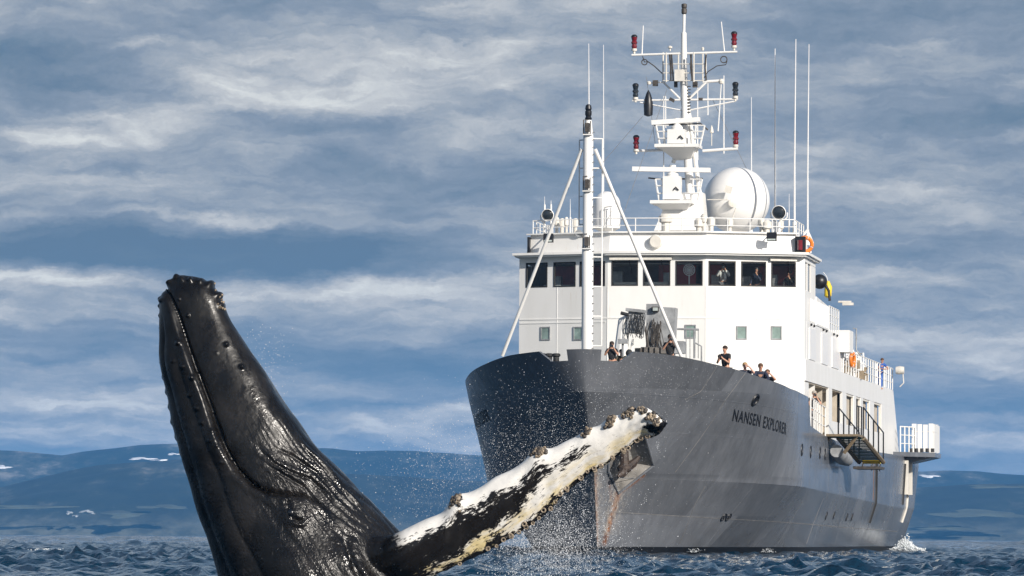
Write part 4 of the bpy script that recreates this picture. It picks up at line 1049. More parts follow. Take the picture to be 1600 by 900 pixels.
# half depth towards the viewer; broad jaw, narrower crown
dep = np.interp(kk, [0, 1, 2, 4, 7, 10, 13, 17], [.9, .95, 1.0, .98, .92, .88, .86, .9]) * a
cx = -np.cos(th); sy = np.sin(th)
exx = np.sign(cx) * np.abs(cx) ** .92; eyy = np.sign(sy) * np.abs(sy) ** .88
tt = (exx + 1) / 2                          # 0 throat side, 1 back side
taper = 1 - .30 * np.clip((tt - .45) / .55, 0, 1) ** 1.2
bx = np.interp(kk, [0, 1, 5, 8, 10, 12, 17], [.8, .55, .50, .58, .74, .9, .9])[:, None]     # the upper jaw is flat-sided with a ridge along the crown
right = (cx > 0)[None, :]
exx = np.where(right, np.abs(cx)[None, :] ** bx, exx[None, :]); eyy = np.where(right, np.sign(sy)[None, :] * np.abs(sy)[None, :] ** (bx * 1.05), eyy[None, :])
tt = (exx + 1) / 2
taper = 1 - np.interp(kk, [0, 8, 12], [.06, .12, .30])[:, None] * np.clip((tt - .45) / .55, 0, 1) ** 1.2
X = C[:, 0:1] + E[:, 0:1] * exx; Z = C[:, 1:2] + E[:, 1:2] * exx
Yy = WY - dep[:, None] * eyy * taper
# photo-plane coordinates of every vertex for placing the features
MPX = WY / F                                # metres per photo pixel at the whale
def px2w(px, py): p = at(px, py, WY); return (p.x, p.z)
def polydist(X, Z, pts):
    P2 = np.array([px2w(*p) for p in pts]); best = np.full(X.shape, 9.0); sg = np.zeros(X.shape); along = np.zeros(X.shape); acc = 0
    for (p, q) in zip(P2[:-1], P2[1:]):
        d = q - p; L2 = (d ** 2).sum(); k = np.clip(((X - p[0]) * d[0] + (Z - p[1]) * d[1]) / L2, 0, 1)
        dx = X - p[0] - k * d[0]; dz = Z - p[1] - k * d[1]; r = np.hypot(dx, dz); m_ = r < best
        best = np.where(m_, r, best); sg = np.where(m_, np.sign(d[0] * dz - d[1] * dx), sg); along = np.where(m_, acc + k * math.sqrt(L2), along); acc += math.sqrt(L2)
    return best * sg, along, acc
MOUTH = [(256, 446), (263, 462), (276, 492), (290, 530), (308, 578), (325, 622), (340, 665), (354, 700), (372, 732), (396, 756), (425, 769), (455, 772), (485, 776), (508, 790), (530, 808)]
sd, al, tot = polydist(X, Z, MOUTH)        # positive on the upper-jaw side
fr = al / tot
fade = np.clip((1.0 - fr) / .10, 0, 1) * np.clip(fr / .02, 0, 1) ** .5
fade = np.maximum(fade, .35 * (fr > .8))
D = np.zeros(X.shape)
wid = np.interp(fr, [0, .15, .5, .8, 1], [.35, .7, 1.0, .9, .4])
D += fade * wid * (-.10 * np.exp(-(sd / .036) ** 2))
D += fade * wid * np.where(sd < 0, .024 * np.exp(-((sd + .10) / .09) ** 2), 0)
D += fade * wid * np.where(sd > 0, -.12 * np.exp(-sd / .32), 0)
D += np.where((sd < 0), .0, 0)
# throat pleats
angL = np.minimum(th, 2 * math.pi - th)      # 0 at the throat edge
pl_mask = np.clip((-sd - .16) / .1, 0, 1) * np.clip((kk[:, None] - 1.4) / 1.5, 0, 1)
wav = np.abs(np.sin(angL[None, :] * 6.2 + .25 * np.sin(kk[:, None] * 1.3)))
D += pl_mask * (.046 * wav ** .6 - .026)
# wrinkles running down the side behind the crown
vfrac = kk[:, None] / (len(LX) - 1)
wr_mask = np.clip((kk[:, None] - 7.4) / 2.0, 0, 1) * np.clip((tt - .42) / .25, 0, 1) * (sd > .02)
wr_mask = np.maximum(wr_mask, np.clip((kk[:, None] - 8.8) / 1.2, 0, 1) * np.clip((tt - .30) / .25, 0, 1))
nz = np.zeros(X.shape)
for i in range(1, 6): nz += np.sin(kk[:, None] * (.7 * i) + tt * (5 + 3 * i) + i * 1.7) / i
ph = tt * 78 + nz * 1.2 - (kk[:, None] - 9) * 1.0
D += wr_mask * .016 * (np.abs(np.sin(ph)) ** .7 - .5)
for L in ([(405, 690), (415, 708), (432, 724), (455, 736), (490, 748), (515, 770), (532, 800)], [(408, 712), (428, 730), (452, 744), (480, 760), (505, 785)], [(432, 700), (462, 712), (500, 738), (530, 775)], [(470, 690), (505, 728), (545, 775), (580, 815)]):
    s2, a2, t2 = polydist(X, Z, L); f2 = np.clip(a2 / .3, 0, 1) * np.clip((t2 - a2) / .4, 0, 1)
    D += f2 * (-.034 * np.exp(-(s2 / .016) ** 2) + .012 * np.exp(-((np.abs(s2) - .045) / .03) ** 2))
# fold in front of the flipper
s2, a2, t2 = polydist(X, Z, [(538, 835), (548, 862), (560, 890), (580, 925)])
D += np.clip(a2 / .2, 0, 1) * (-.07 * np.exp(-(s2 / .03) ** 2) + .035 * np.exp(-((np.abs(s2) - .10) / .08) ** 2))
# eye mound
ex, ez = px2w(468, 798); r = np.hypot((X - ex), (Z - ez)); D += .055 * np.exp(-(r / .19) ** 2)
s2, a2, t2 = polydist(X, Z, [(454, 786), (455, 800), (462, 812), (474, 817)]); D += -.045 * np.exp(-(s2 / .016) ** 2) + .02 * np.exp(-((np.abs(s2) - .05) / .03) ** 2)
s2, a2, t2 = polydist(X, Z, [(474, 817), (484, 808), (486, 792)]); D += -.03 * np.exp(-(s2 / .014) ** 2)
# tubercles
TUB = [(285, 438, .055, .055), (299, 439, .05, .05), (315, 440, .05, .03), (276, 434, .05, .04), (263, 440, .05, .04), (330, 444, .07, .06), (343, 462, .06, .05), (281, 468, .03, .02), (296, 494, .035, .03), (357, 540, .035, .045), (381, 575, .035, .05), (255, 470, .04, .03), (342, 553, .03, .015), (264, 455, .035, .04), (348, 478, .05, .04),
       (283, 538, .045, .035), (290, 575, .04, .03), (305, 592, .045, .04), (312, 640, .04, .03), (321, 662, .04, .03), (334, 690, .03, .02), (345, 698, .02, .02), (338, 675, .04, .02), (352, 724, .02, .02), (276, 566, .035, .02), (298, 620, .03, .02)]
for (px, py, rr, hh) in TUB:
    ux, uz = px2w(px, py); D += hh * np.exp(-(((X - ux) ** 2 + (Z - uz) ** 2) / (rr * rr * .6)) ** 1.3)
# knobs along the throat edge
for k in np.arange(2.0, 8.6, .52):
    kx = np.exp(-((kk[:, None] - k) / .13) ** 2); t0 = (math.sin(k * 12.3)) * .10
    dth = np.abs(((th[None, :] - t0 + math.pi) % (2 * math.pi)) - math.pi); D += .032 * kx * np.exp(-(dth / .09) ** 2)
# unevenness
nn = np.zeros(X.shape)
for i in range(14):
    f = rng.uniform(1.2, 6.5); v = rng.normal(size=3); v /= np.linalg.norm(v); nn += np.sin(f * (v[0] * X + v[1] * Yy + v[2] * Z) * 2 + rng.uniform(0, 6)) / f
D += .012 * nn
dy_cap = np.clip(kk[:, None] / .8, 0, 1); D *= dy_cap
# normals
Pg = np.stack([X, Yy, Z], -1)
dth_ = np.roll(Pg, -1, 1) - np.roll(Pg, 1, 1); dv_ = np.gradient(Pg, axis=0); Nn = np.cross(dth_, dv_); Nn /= np.maximum(np.linalg.norm(Nn, axis=-1, keepdims=True), 1e-9)
outw = Pg - np.stack([C[:, 0], np.full(NV, WY), C[:, 1]], -1)[:, None, :]
if (Nn * outw).sum() < 0: Nn = -Nn
Pg = Pg + Nn * D[..., None]
V = Pg.reshape(-1, 3); idx = np.arange(NV * NTH).reshape(NV, NTH)
q = np.stack([idx[:-1, :], np.roll(idx, -1, 1)[:-1, :], np.roll(idx, -1, 1)[1:, :], idx[1:, :]], -1).reshape(-1, 4)
WV = V.tolist(); WF = q.tolist()
WV.append(Pg[0].mean(0).tolist()); WV.append(Pg[-1].mean(0).tolist()); nv = len(WV)
WF += [[nv - 2, int((k + 1) % NTH), k] for k in range(NTH)] + [[nv - 1, int(idx[-1, k]), int(idx[-1, (k + 1) % NTH])] for k in range(NTH)]
wb_attr = (np.repeat(vfrac, NTH, 1).ravel(), tt.ravel(), wr_mask.ravel())

# flipper
FU = [(548, 842), (600, 838), (622, 832), (655, 816), (690, 799), (725, 775), (760, 757), (795, 737), (830, 716), (865, 703), (900, 684), (930, 669), (960, 656), (985, 647), (1005, 644), (1022, 647), (1033, 656), (1036, 664)]
FWp = [(560, 935), (618, 922), (655, 908), (690, 894), (728, 877), (760, 862), (795, 842), (828, 821), (856, 800), (880, 773), (912, 747), (942, 728), (968, 711), (990, 694), (1008, 685), (1022, 682), (1032, 676), (1036, 667)]
NS, NT2 = 300, 100
depth = np.interp(np.linspace(0, 1, len(FU)), [0, .1, 1], [WY - .55, WY - 1.0, WY - 2.1])
fu = np.array([list(at(*p, d)) for p, d in zip(FU, depth)]); fw = np.array([list(at(*p, d + .12)) for p, d in zip(FWp, depth)])
Us, fk = spline(fu, NS); Ws, _ = spline(fw, NS); fsv = fk / (len(FU) - 1)
# leading-edge knobs
fpx = np.array([proj(p)[0] for p in Us])
for (px, wd, hh) in ((713, 14, .085), (775, 18, .03), (842, 17, .10), (918, 12, .05), (955, 13, .07), (985, 13, .08), (1008, 14, .06), (690, 15, -.02), (880, 20, .03)):
    g = np.exp(-((fpx - px) / wd) ** 2)[:, None] * hh; dirn = Us - Ws; dirn /= np.linalg.norm(dirn, axis=1, keepdims=True); Us = Us + dirn * g
scal = .030 * np.sin(fpx / 7.0) * np.exp(-((fpx - 960) / 130.0) ** 2) + .012 * np.sin(fpx / 3.1 + 1)
dirn = Us - Ws; dirn /= np.linalg.norm(dirn, axis=1, keepdims=True); Ws = Ws - dirn * (scal * .4)[:, None]
chord = np.linalg.norm(Us - Ws, axis=1)
thick = np.interp(fsv, [0, .08, .3, .7, .95, 1], [.34, .27, .20, .14, .10, .02])
ta = np.linspace(0, 2 * math.pi, NT2, endpoint=False)
# s from leading edge (0) over the seen face to trailing (1) and back
cc = (1 - np.cos(ta)) / 2; prof = np.sin(ta) * (1.25 * (1 - cc) ** .55 * .9 + .12)
Pf = Us[:, None, :] * (1 - cc)[None, :, None] + Ws[:, None, :] * cc[None, :, None]
faxis = np.gradient((Us + Ws) / 2, axis=0); chd = (Ws - Us); nf = np.cross(faxis, chd); nf /= np.maximum(np.linalg.norm(nf, axis=1, keepdims=True), 1e-9)
if nf[NS // 2][1] > 0: nf = -nf
bmp = np.zeros((NS, NT2))
for i in range(16):
    f1, f2 = rng.uniform(4, 26), rng.uniform(2, 9); bmp += np.sin(f1 * fsv[:, None] * 6 + f2 * cc[None, :] * 3 + rng.uniform(0, 6)) / (f1 * .5)
Pf = Pf + nf[:, None, :] * (thick[:, None] * prof[None, :] + .012 * bmp * np.abs(np.sin(ta))[None, :])[..., None]
blk = np.full((NS, NT2), -2.0)
S_, T_ = np.meshgrid(fsv, cc, indexing='ij')
hw = np.interp(S_, [0, .06, .12, .2, .32, .42, .52, .60, .68], [1.2, 1.0, .40, .32, .255, .17, .11, .05, -.15]); cen_ = np.interp(S_, [0, .1, .3, .42, .55, .7], [.5, .55, .50, .44, .36, .3])
blk = np.maximum(blk, (hw - np.abs(T_ - cen_)) / .10)
hw = np.interp(S_, [.80, .85, .92, 1.0], [-.2, .12, .30, .45]); blk = np.maximum(blk, (hw - np.abs(T_ - .60)) / .07)
blk = np.maximum(blk, (T_ - np.interp(S_, [0, .2, .5, .8, 1], [.88, .89, .89, .92, .90])) / .07)
blk = np.maximum(blk, np.interp(S_, [.955, .975], [-2, 2]))
for (px, wd) in ((713, 9), (842, 6), (918, 6), (955, 7), (985, 8)):
    blk = np.maximum(blk, 1.3 - ((fpx[:, None] - px) / wd) ** 2 - (T_ / .10) ** 2)
blk = np.where(np.sin(ta)[None, :] < -.05, np.maximum(blk, .6), blk)      # upper face, turned away, is dark
idf = np.arange(NS * NT2).reshape(NS, NT2)
qf = np.stack([idf[:-1, :], np.roll(idf, -1, 1)[:-1, :], np.roll(idf, -1, 1)[1:, :], idf[1:, :]], -1).reshape(-1, 4).tolist()
FVt = Pf.reshape(-1, 3).tolist(); FVt.append(Pf[0].mean(0).tolist()); FVt.append(Pf[-1].mean(0).tolist()); nf_ = len(FVt)
qf += [[nf_ - 2, int((k + 1) % NT2), k] for k in range(NT2)] + [[nf_ - 1, int(idf[-1, k]), int(idf[-1, (k + 1) % NT2])] for k in range(NT2)]

whale = empty('humpback_whale', (at(470, 903, WY).x, WY, 0.0)); WO = Vector(whale.location)
tag(whale, 'black humpback whale breaching upright with one barnacled white flipper stretched out', 'whale')
def raw(name, Vt, Ft):
    me = bpy.data.meshes.new(name); me.from_pydata([(Vector(p) - WO)[:] for p in Vt], [], Ft); me.update()
    bm = bmesh.new(); bm.from_mesh(me); bmesh.ops.recalc_face_normals(bm, faces=bm.faces[:]); bm.to_mesh(me); bm.free()
    o = bpy.data.objects.new(name, me); COL.objects.link(o); return o
bo = raw('whale_body', WV, WF); fo = raw('flipper_tmp', FVt, qf)
md_ = bo.modifiers.new('join', 'BOOLEAN'); md_.operation = 'UNION'; md_.object = fo; md_.solver = 'EXACT'
dg = bpy.context.evaluated_depsgraph_get(); me2 = bpy.data.meshes.new_from_object(bo.evaluated_get(dg))
bo.modifiers.clear(); old = bo.data; bo.data = me2; bpy.data.meshes.remove(old); bpy.data.objects.remove(fo)
bo.parent = whale; me2.name = 'whale_body'; me2.materials.clear(); me2.materials.append(M['skin'])
me2.polygons.foreach_set('use_smooth', [True] * len(me2.polygons))
kb = KDTree(len(V)); 
for i, p in enumerate(V): kb.insert(Vector(p) - WO, i)
kb.balance()
Pff = Pf.reshape(-1, 3); kf = KDTree(len(Pff))
for i, p in enumerate(Pff): kf.insert(Vector(p) - WO, i)
kf.balance()
N = len(me2.vertices); arr = {k: np.zeros(N, np.float32) for k in ('fs', 'ft', 'isf', 'blk', 'bs', 'bt', 'wrinkle')}
fsr, ftr, fbr = S_.ravel(), T_.ravel(), blk.ravel()
bs_, bt_, bw_ = wb_attr
seam = []
for i, v in enumerate(me2.vertices):
    _, ib, db = kb.find(v.co); _, jf, df = kf.find(v.co)
    arr['bs'][i] = bs_[ib]; arr['bt'][i] = bt_[ib]; arr['wrinkle'][i] = bw_[ib]
    if df < db:
        arr['fs'][i] = fsr[jf]; arr['ft'][i] = ftr[jf]; arr['isf'][i] = min(1, max(0, (fsr[jf] - .10) / .04)); arr['blk'][i] = fbr[jf]; arr['wrinkle'][i] = max(0, .6 - fsr[jf] * 6)
    if df < .05 and db < .05: seam.append(i)
for k, a_ in arr.items():
    at_ = me2.attributes.new(k, 'FLOAT', 'POINT'); at_.data.foreach_set('value', a_)
# soften the join
bm = bmesh.new(); bm.from_mesh(me2); bm.verts.ensure_lookup_table()
sel = set(seam); ring = set(seam)
for _ in range(4):
    ring |= {e.other_vert(bm.verts[i]).index for i in ring for e in bm.verts[i].link_edges}
vs = [bm.verts[i] for i in ring]
for _ in range(18): bmesh.ops.smooth_vert(bm, verts=vs, factor=.5, use_axis_x=True, use_axis_y=True, use_axis_z=True)
bm.to_mesh(me2); bm.free()
# eye
def whale_front(px, py):
    ux, uz = px2w(px, py); f = np.where(sy[None, :] > .05, np.hypot(Pg[..., 0] - ux, Pg[..., 2] - uz), 9); i = np.unravel_index(f.argmin(), f.shape); return Vector(Pg[i]), Vector(Nn[i])
p, n = whale_front(462, 800); b = MB(); b.ell(p - WO + n * -.01, (.055, .05, .065), 16, 12); b.build('eye', M['eye'], whale, 180)

# barnacles: clusters on the flipper's leading edge and tip, rings along its trailing edge and the chin
def cone(b, p, n, r, h):
    b.lathe(p, [(r, -.01), (r * .95, h * .3), (r * .62, h), (r * .45, h), (r * .34, h * .55), (.001, h * .5)], 9, n)
def flip_pt(px, ftv):
    i = int(np.abs(fpx - px).argmin()); j = int(np.abs(cc[:NT2 // 2] - ftv).argmin()); 
    if j == 0: n = Us[i] - Ws[i]; n /= np.linalg.norm(n); n = n * .8 + nf[i] * .6
    else: n = nf[i]
    return Vector(Pf[i, j]), Vector(n).normalized()
for (px, n_, spread, ftm) in ((713, 14, 9, .09), (842, 22, 10, .05), (918, 10, 7, .05), (955, 16, 8, .07), (985, 16, 8, .08), (1006, 10, 6, .07), (1022, 9, 6, .10), (1031, 9, 3, .3)):
    b = MB(); d_ = MB()
    for k in range(n_):
        x_ = px + random.gauss(0, spread * .55); f_ = abs(random.gauss(0, ftm)); p, n = flip_pt(x_, min(f_, .9))
        rr = random.uniform(.018, .036); n = (n + Vector((random.uniform(-.3, .3), random.uniform(-.2, .2), random.uniform(-.3, .3)))).normalized()
        cone(b, p - WO, n, rr, rr * random.uniform(.8, 1.3))
    o = b.build('barnacle_cluster', M['barnacle'], whale, 40); o['kind'] = 'stuff'
    for k in range(n_ // 2):
        x_ = px + random.gauss(0, spread * .6); p, n = flip_pt(x_, min(abs(random.gauss(0, ftm * 1.1)), .9)); d_.ell(p - WO, (.035, .035, .03), 8, 6)
    o = d_.build('barnacle_skin', M['barnacle_dark'], whale, 60); o['kind'] = 'stuff'
b = MB()
for k in range(46):
    x_ = 800 + 215 * random.random() ** .7 if k < 38 else 720 + 80 * random.random()
    i = int(np.abs(np.array([proj(p)[0] for p in Ws[::6]]) - x_).argmin()) * 6; p = Vector(Ws[i]) * 1.0; j = NT2 // 2 - random.randint(3, 9); p = Vector(Pf[i, j]); b.torus(p - WO + Vector(nf[i]) * .01, random.uniform(.018, .034), .011, nf[i], 10, 5)
o = b.build('barnacle_ring', M['barnacle'], whale, 60); o['kind'] = 'stuff'
b = MB()
for (px, py, k_) in ((347, 470, 7), (350, 480, 6), (338, 452, 2)):
    for k in range(k_):
        p, n = whale_front(px + random.gauss(0, 3), py + random.gauss(0, 5)); cone(b, p - WO, n, random.uniform(.012, .022), .02)
o = b.build('barnacle_cluster', M['barnacle'], whale, 40); o['kind'] = 'stuff'

# ------------------------------------------------------------------ people on board
M['flesh'] = mat('skin', (.50, .27, .18), .5, var=.12, vscale=12)
M['flesh_pale'] = mat('pale_skin', (.62, .38, .30), .5, var=.1, vscale=12)
for nme, c in (('hair_dark', (.03, .018, .012)), ('hair_brown', (.10, .05, .025)), ('hair_grey', (.35, .31, .27)), ('hair_fair', (.35, .22, .10)), ('cl_black', (.014, .014, .016)), ('cl_navy', (.018, .024, .05)), ('cl_white', (.78, .78, .76)), ('cl_grey', (.10, .10, .11)), ('cl_olive', (.05, .045, .03)), ('cl_blue', (.03, .10, .38))):
    M[nme] = mat(nme + '_cloth' if nme.startswith('cl') else nme, c, .8, var=.2, vscale=14)
def skinmesh(name, verts, edges, radii, material, parent, sub=1, root=0):
    me = bpy.data.meshes.new(name); me.from_pydata(verts, edges, []); me.update()
    o = bpy.data.objects.new(name, me); COL.objects.link(o)
    mo = o.modifiers.new('skin', 'SKIN'); mo.use_smooth_shade = True
    for i, sv in enumerate(me.skin_vertices[0].data):
        r = radii[i]; sv.radius = r if isinstance(r, tuple) else (r, r); sv.use_root = (i == root)
    ms = o.modifiers.new('sub', 'SUBSURF'); ms.levels = sub; ms.render_levels = sub
    dg = bpy.context.evaluated_depsgraph_get(); m2 = bpy.data.meshes.new_from_object(o.evaluated_get(dg))
    o.modifiers.clear(); o.data = m2; bpy.data.meshes.remove(me); m2.name = name
    m2.materials.clear(); m2.materials.append(material); m2.polygons.foreach_set('use_smooth', [True] * len(m2.polygons)); o.parent = parent
    return o
POSES = {  # elbow, wrist, hand tip for right (+x) and left (-x); lean forward; head drop
    'camera': (((.27, -.14, 1.20), (.09, -.25, 1.50), (.05, -.30, 1.58)), ((-.27, -.14, 1.20), (-.08, -.28, 1.48), (-.04, -.36, 1.54)), 0.03),
    'phone': (((.28, -.16, 1.14), (.13, -.34, 1.30), (.08, -.40, 1.38)), ((-.26, -.14, 1.14), (-.05, -.36, 1.26), (.02, -.42, 1.34)), .02),
    'shade': (((.34, -.16, 1.38), (.16, -.22, 1.60), (.06, -.20, 1.66)), ((-.26, -.16, 1.16), (-.12, -.36, 1.16), (-.05, -.44, 1.15)), .10),
    'lean': (((.29, -.22, 1.17), (.14, -.42, 1.16), (.08, -.50, 1.15)), ((-.29, -.22, 1.17), (-.14, -.42, 1.16), (-.08, -.50, 1.15)), .14),
    'chin': (((.26, -.18, 1.16), (.08, -.20, 1.44), (.03, -.17, 1.52)), ((-.27, -.05, 1.16), (-.22, -.25, .98), (-.16, -.32, .94)), .02),
    'stand': (((.29, .03, 1.14), (.28, -.10, .90), (.27, -.14, .80)), ((-.29, .03, 1.14), (-.28, -.10, .90), (-.27, -.14, .80)), 0.0)}
def person(world, yaw, pose, label, shirt, hair, flesh='flesh', long_sleeve=False, height=1.75, tie=False, camera=None, trousers='cl_grey', group=None):
    root = empty('person', world, yaw); root.scale = (height / 1.75,) * 3
    tag(root, label, 'person', group)
    RA, LA, ln = POSES[pose]
    fwd = lambda p, k: (p[0], p[1] - k * ln * 2, p[2] - abs(ln) * k * .35)
    sk = {'pelvis': (0, 0, .95), 'belly': fwd((0, 0, 1.12), .3), 'chest': fwd((0, 0, 1.32), .7), 'nb': fwd((0, 0, 1.46), 1), 'neck': fwd((0, -.01, 1.53), 1.05), 'jaw': fwd((0, -.03, 1.585), 1.1), 'head': fwd((0, -.02, 1.66), 1.1), 'crown': fwd((0, -.015, 1.72), 1.1),
          'shR': fwd((.175, 0, 1.42), .9), 'shL': fwd((-.175, 0, 1.42), .9)}
    for s_, A_ in (('R', RA), ('L', LA)): sk['el' + s_], sk['wr' + s_] = fwd(A_[0], .8), fwd(A_[1], 1.0); sk['pa' + s_] = fwd(A_[2], 1.0)
    for s_, x in (('R', 1), ('L', -1)):
        sk['hip' + s_] = (.095 * x, 0, .88); sk['kn' + s_] = (.11 * x, -.03, .50); sk['an' + s_] = (.11 * x, .02, .09); sk['toe' + s_] = (.13 * x, -.15, .04)
    names = list(sk); ix = {k: i for i, k in enumerate(names)}
    E_ = [('pelvis', 'belly'), ('belly', 'chest'), ('chest', 'nb'), ('nb', 'neck'), ('neck', 'jaw'), ('jaw', 'head'), ('head', 'crown')]
    for s_ in 'RL': E_ += [('chest', 'sh' + s_), ('sh' + s_, 'el' + s_), ('el' + s_, 'wr' + s_), ('wr' + s_, 'pa' + s_), ('pelvis', 'hip' + s_), ('hip' + s_, 'kn' + s_), ('kn' + s_, 'an' + s_), ('an' + s_, 'toe' + s_)]
    rad = {'pelvis': .125, 'belly': .115, 'chest': .13, 'nb': .07, 'neck': .052, 'jaw': .068, 'head': .082, 'crown': .06}
    for s_ in 'RL': rad.update({'sh' + s_: .062, 'el' + s_: .042, 'wr' + s_: .029, 'pa' + s_: .034, 'hip' + s_: .088, 'kn' + s_: .058, 'an' + s_: .042, 'toe' + s_: .038})
    body = skinmesh('body', [sk[n] for n in names], [(ix[a_], ix[b_]) for a_, b_ in E_], [rad[n] for n in names], M[flesh], root, 2)
    # fingers, ears and nose are added into the body mesh
    b = MB()
    for s_ in 'RL':
        wv, pv = Vector(sk['wr' + s_]), Vector(sk['pa' + s_]); dr = (pv - wv).normalized(); sdv = dr.cross(Vector((0, -1, .3))).normalized(); cu = sdv.cross(dr)
        for k, ln_ in enumerate((.062, .072, .076, .066)):
            o_ = pv + sdv * (k - 1.5) * .019; b.tube([o_ - dr * .01, o_ + dr * ln_ * .5 + cu * .004, o_ + dr * ln_ * .8 - cu * .012, o_ + dr * ln_ * .9 - cu * .026], [.010, .009, .008, .006], 6)
        o_ = wv + dr * .03; b.tube([o_, o_ + sdv * .035 * (-1 if s_ == 'R' else 1) + dr * .02, o_ + sdv * .045 * (-1 if s_ == 'R' else 1) + dr * .055], [.012, .011, .008], 6)
    hc = Vector(sk['head'])
    b.tube([hc + Vector((0, -.075, .01)), hc + Vector((0, -.105, -.03)), hc + Vector((0, -.08, -.04))], [.010, .017, .012], 6)
    for x in (-1, 1): b.ell(hc + Vector((.083 * x, .01, -.02)), (.012, .022, .033), 8, 6)
    tmp = bmesh.new(); tmp.from_mesh(body.data); m3 = bpy.data.meshes.new('t'); m3.from_pydata(b.v, [], b.f); tmp.from_mesh(m3); tmp.to_mesh(body.data); tmp.free(); bpy.data.meshes.remove(m3)
    body.data.polygons.foreach_set('use_smooth', [True] * len(body.data.polygons))
    e_ = MB()
    for x in (-.03, .03): e_.ell(hc + Vector((x, -.077, -.002)), (.012, .008, .007), 8, 6)
    e_.build('eyes', M['lens'], body, 60)
    e_ = MB(); e_.tube([hc + Vector((-.025, -.078, -.065)), hc + Vector((0, -.084, -.067)), hc + Vector((.025, -.078, -.065))], .006, 5); e_.build('mouth', M['redint'], body)
    # hair cap
    h = MB(); Mx = Matrix.Rotation(R(-18), 3, 'X'); h.ell(hc + Vector((0, .022, .030)), (.097, .100, .088), 14, 10, Mx); h.build('hair', M[hair], root, 180)
    # clothes
    def lerp(a_, b_, k): return tuple(np.array(a_) * (1 - k) + np.array(b_) * k)
    cl = {'pelvis': sk['pelvis'], 'belly': sk['belly'], 'chest': sk['chest'], 'nb': lerp(sk['chest'], sk['nb'], .95), 'shR': sk['shR'], 'shL': sk['shL']}
    ed = [('pelvis', 'belly'), ('belly', 'chest'), ('chest', 'nb'), ('chest', 'shR'), ('chest', 'shL')]; rd_ = {'pelvis': .150, 'belly': .142, 'chest': .155, 'nb': .085, 'shR': .082, 'shL': .082}
    for s_ in 'RL':
        if long_sleeve:
            cl['el' + s_] = sk['el' + s_]; cl['wr' + s_] = lerp(sk['el' + s_], sk['wr' + s_], .9); ed += [('sh' + s_, 'el' + s_), ('el' + s_, 'wr' + s_)]; rd_.update({'el' + s_: .058, 'wr' + s_: .043})
        else:
            cl['el' + s_] = lerp(sk['sh' + s_], sk['el' + s_], .62); ed += [('sh' + s_, 'el' + s_)]; rd_['el' + s_] = .064
    nm = list(cl); iy = {k: i for i, k in enumerate(nm)}
    skinmesh('shirt', [cl[n] for n in nm], [(iy[a_], iy[b_]) for a_, b_ in ed], [rd_[n] for n in nm], M[shirt], root, 1)
    tr = ['pelvis'] + [j + s_ for s_ in 'RL' for j in ('hip', 'kn', 'an')]; iz = {k: i for i, k in enumerate(tr)}
    skinmesh('trousers', [sk[n] for n in tr], [(iz[a_], iz[b_]) for s_ in 'RL' for a_, b_ in (('pelvis', 'hip' + s_), ('hip' + s_, 'kn' + s_), ('kn' + s_, 'an' + s_))], [.148] + [.107, .078, .062] * 2, M[trousers], root, 1)
    if tie:
        t_ = MB(); ch = Vector(sk['chest']); t_.add([ch + Vector(p_) for p_ in ((-.02, -.165, .1), (.02, -.165, .1), (.045, -.18, -.22), (0, -.18, -.28), (-.045, -.18, -.22), (-.02, -.15, .1), (.02, -.15, .1), (.045, -.165, -.22), (0, -.165, -.28), (-.045, -.165, -.22))],
                                                    [(0, 1, 2, 3, 4), (9, 8, 7, 6, 5), (0, 5, 6, 1), (1, 6, 7, 2), (2, 7, 8, 3), (3, 8, 9, 4), (4, 9, 5, 0)]); t_.build('tie', M['cl_black'], root)
    if camera:
        mid = (Vector(sk['paR']) + Vector(sk['paL'])) / 2; mw = Matrix.Translation(world) @ Matrix.Rotation(yaw, 4, 'Z') @ Matrix.Scale(height / 1.75, 4)
        lens, clabel = camera; co_ = empty('camera', mw @ mid, yaw); tag(co_, clabel, 'camera', 'cameras held by the people on board')
        c_ = MB(); c_.box((0, 0, .02), (.145, .07, .095)); c_.box((0, 0, .08), (.06, .06, .035)); cb = c_.build('camera_body', M['black'], co_)
        c_ = MB(); c_.lathe((0, -.035, .02), [(.038, 0), (.040, .05), (.036, .06), (.036, lens * .7), (.046, lens * .75), (.046, lens), (.04, lens)], 14, (0, -1, 0)); c_.build('lens_barrel', M['rubber'], co_)
        c_ = MB(); c_.lathe((0, -.035 - lens, .02), [(.039, -.002), (.03, .002)], 12, (0, -1, 0)); c_.build('lens_glass', M['lens'], co_)
    return root
# a person placed so that a given photo pixel is at the crown, standing on the deck at ship-local d
def crew(px, py, d, zdeck, pose, label, shirt, hair, dyaw=0.0, **kw):
    q = loc(px, py, d=d); hgt = kw.pop('height', None) or min(1.95, max(1.5, (q.z - zdeck) / .995))
    zb = q.z - hgt * .995
    w_ = SM @ Vector((q.x, d + .04, zb)); return person(w_, -SHIP_YAW + dyaw, pose, label, shirt, hair, height=hgt, **kw)
crew(956, 534, -.9, deck_z(-1), 'camera', 'person in black crouching in the bulwark notch beside the foremast, aiming a camera', 'cl_black', 'hair_dark', 0.05, height=1.7, camera=(.2, 'black camera held by the person in the bulwark notch'))
crew(971, 545, .6, 5.0, 'lean', 'person in dark clothes low behind the bulwark notch, beside the crouching photographer', 'cl_olive', 'hair_dark', .1, height=1.6)
crew(1047, 523, 3.2, deck_z(3), 'camera', 'person in dark shirt beside the grey winch housing, camera raised to the face', 'cl_black', 'hair_dark', 0.15, camera=(.16, 'black camera held by the person beside the grey winch'))
crew(1134, 541, 5.4, deck_z(5.4), 'phone', 'tanned person in black t-shirt standing tall alone at the bulwark, looking at a device', 'cl_black', 'hair_dark', -.5, camera=(.05, 'small dark camera held chest high by the tall lone person'))
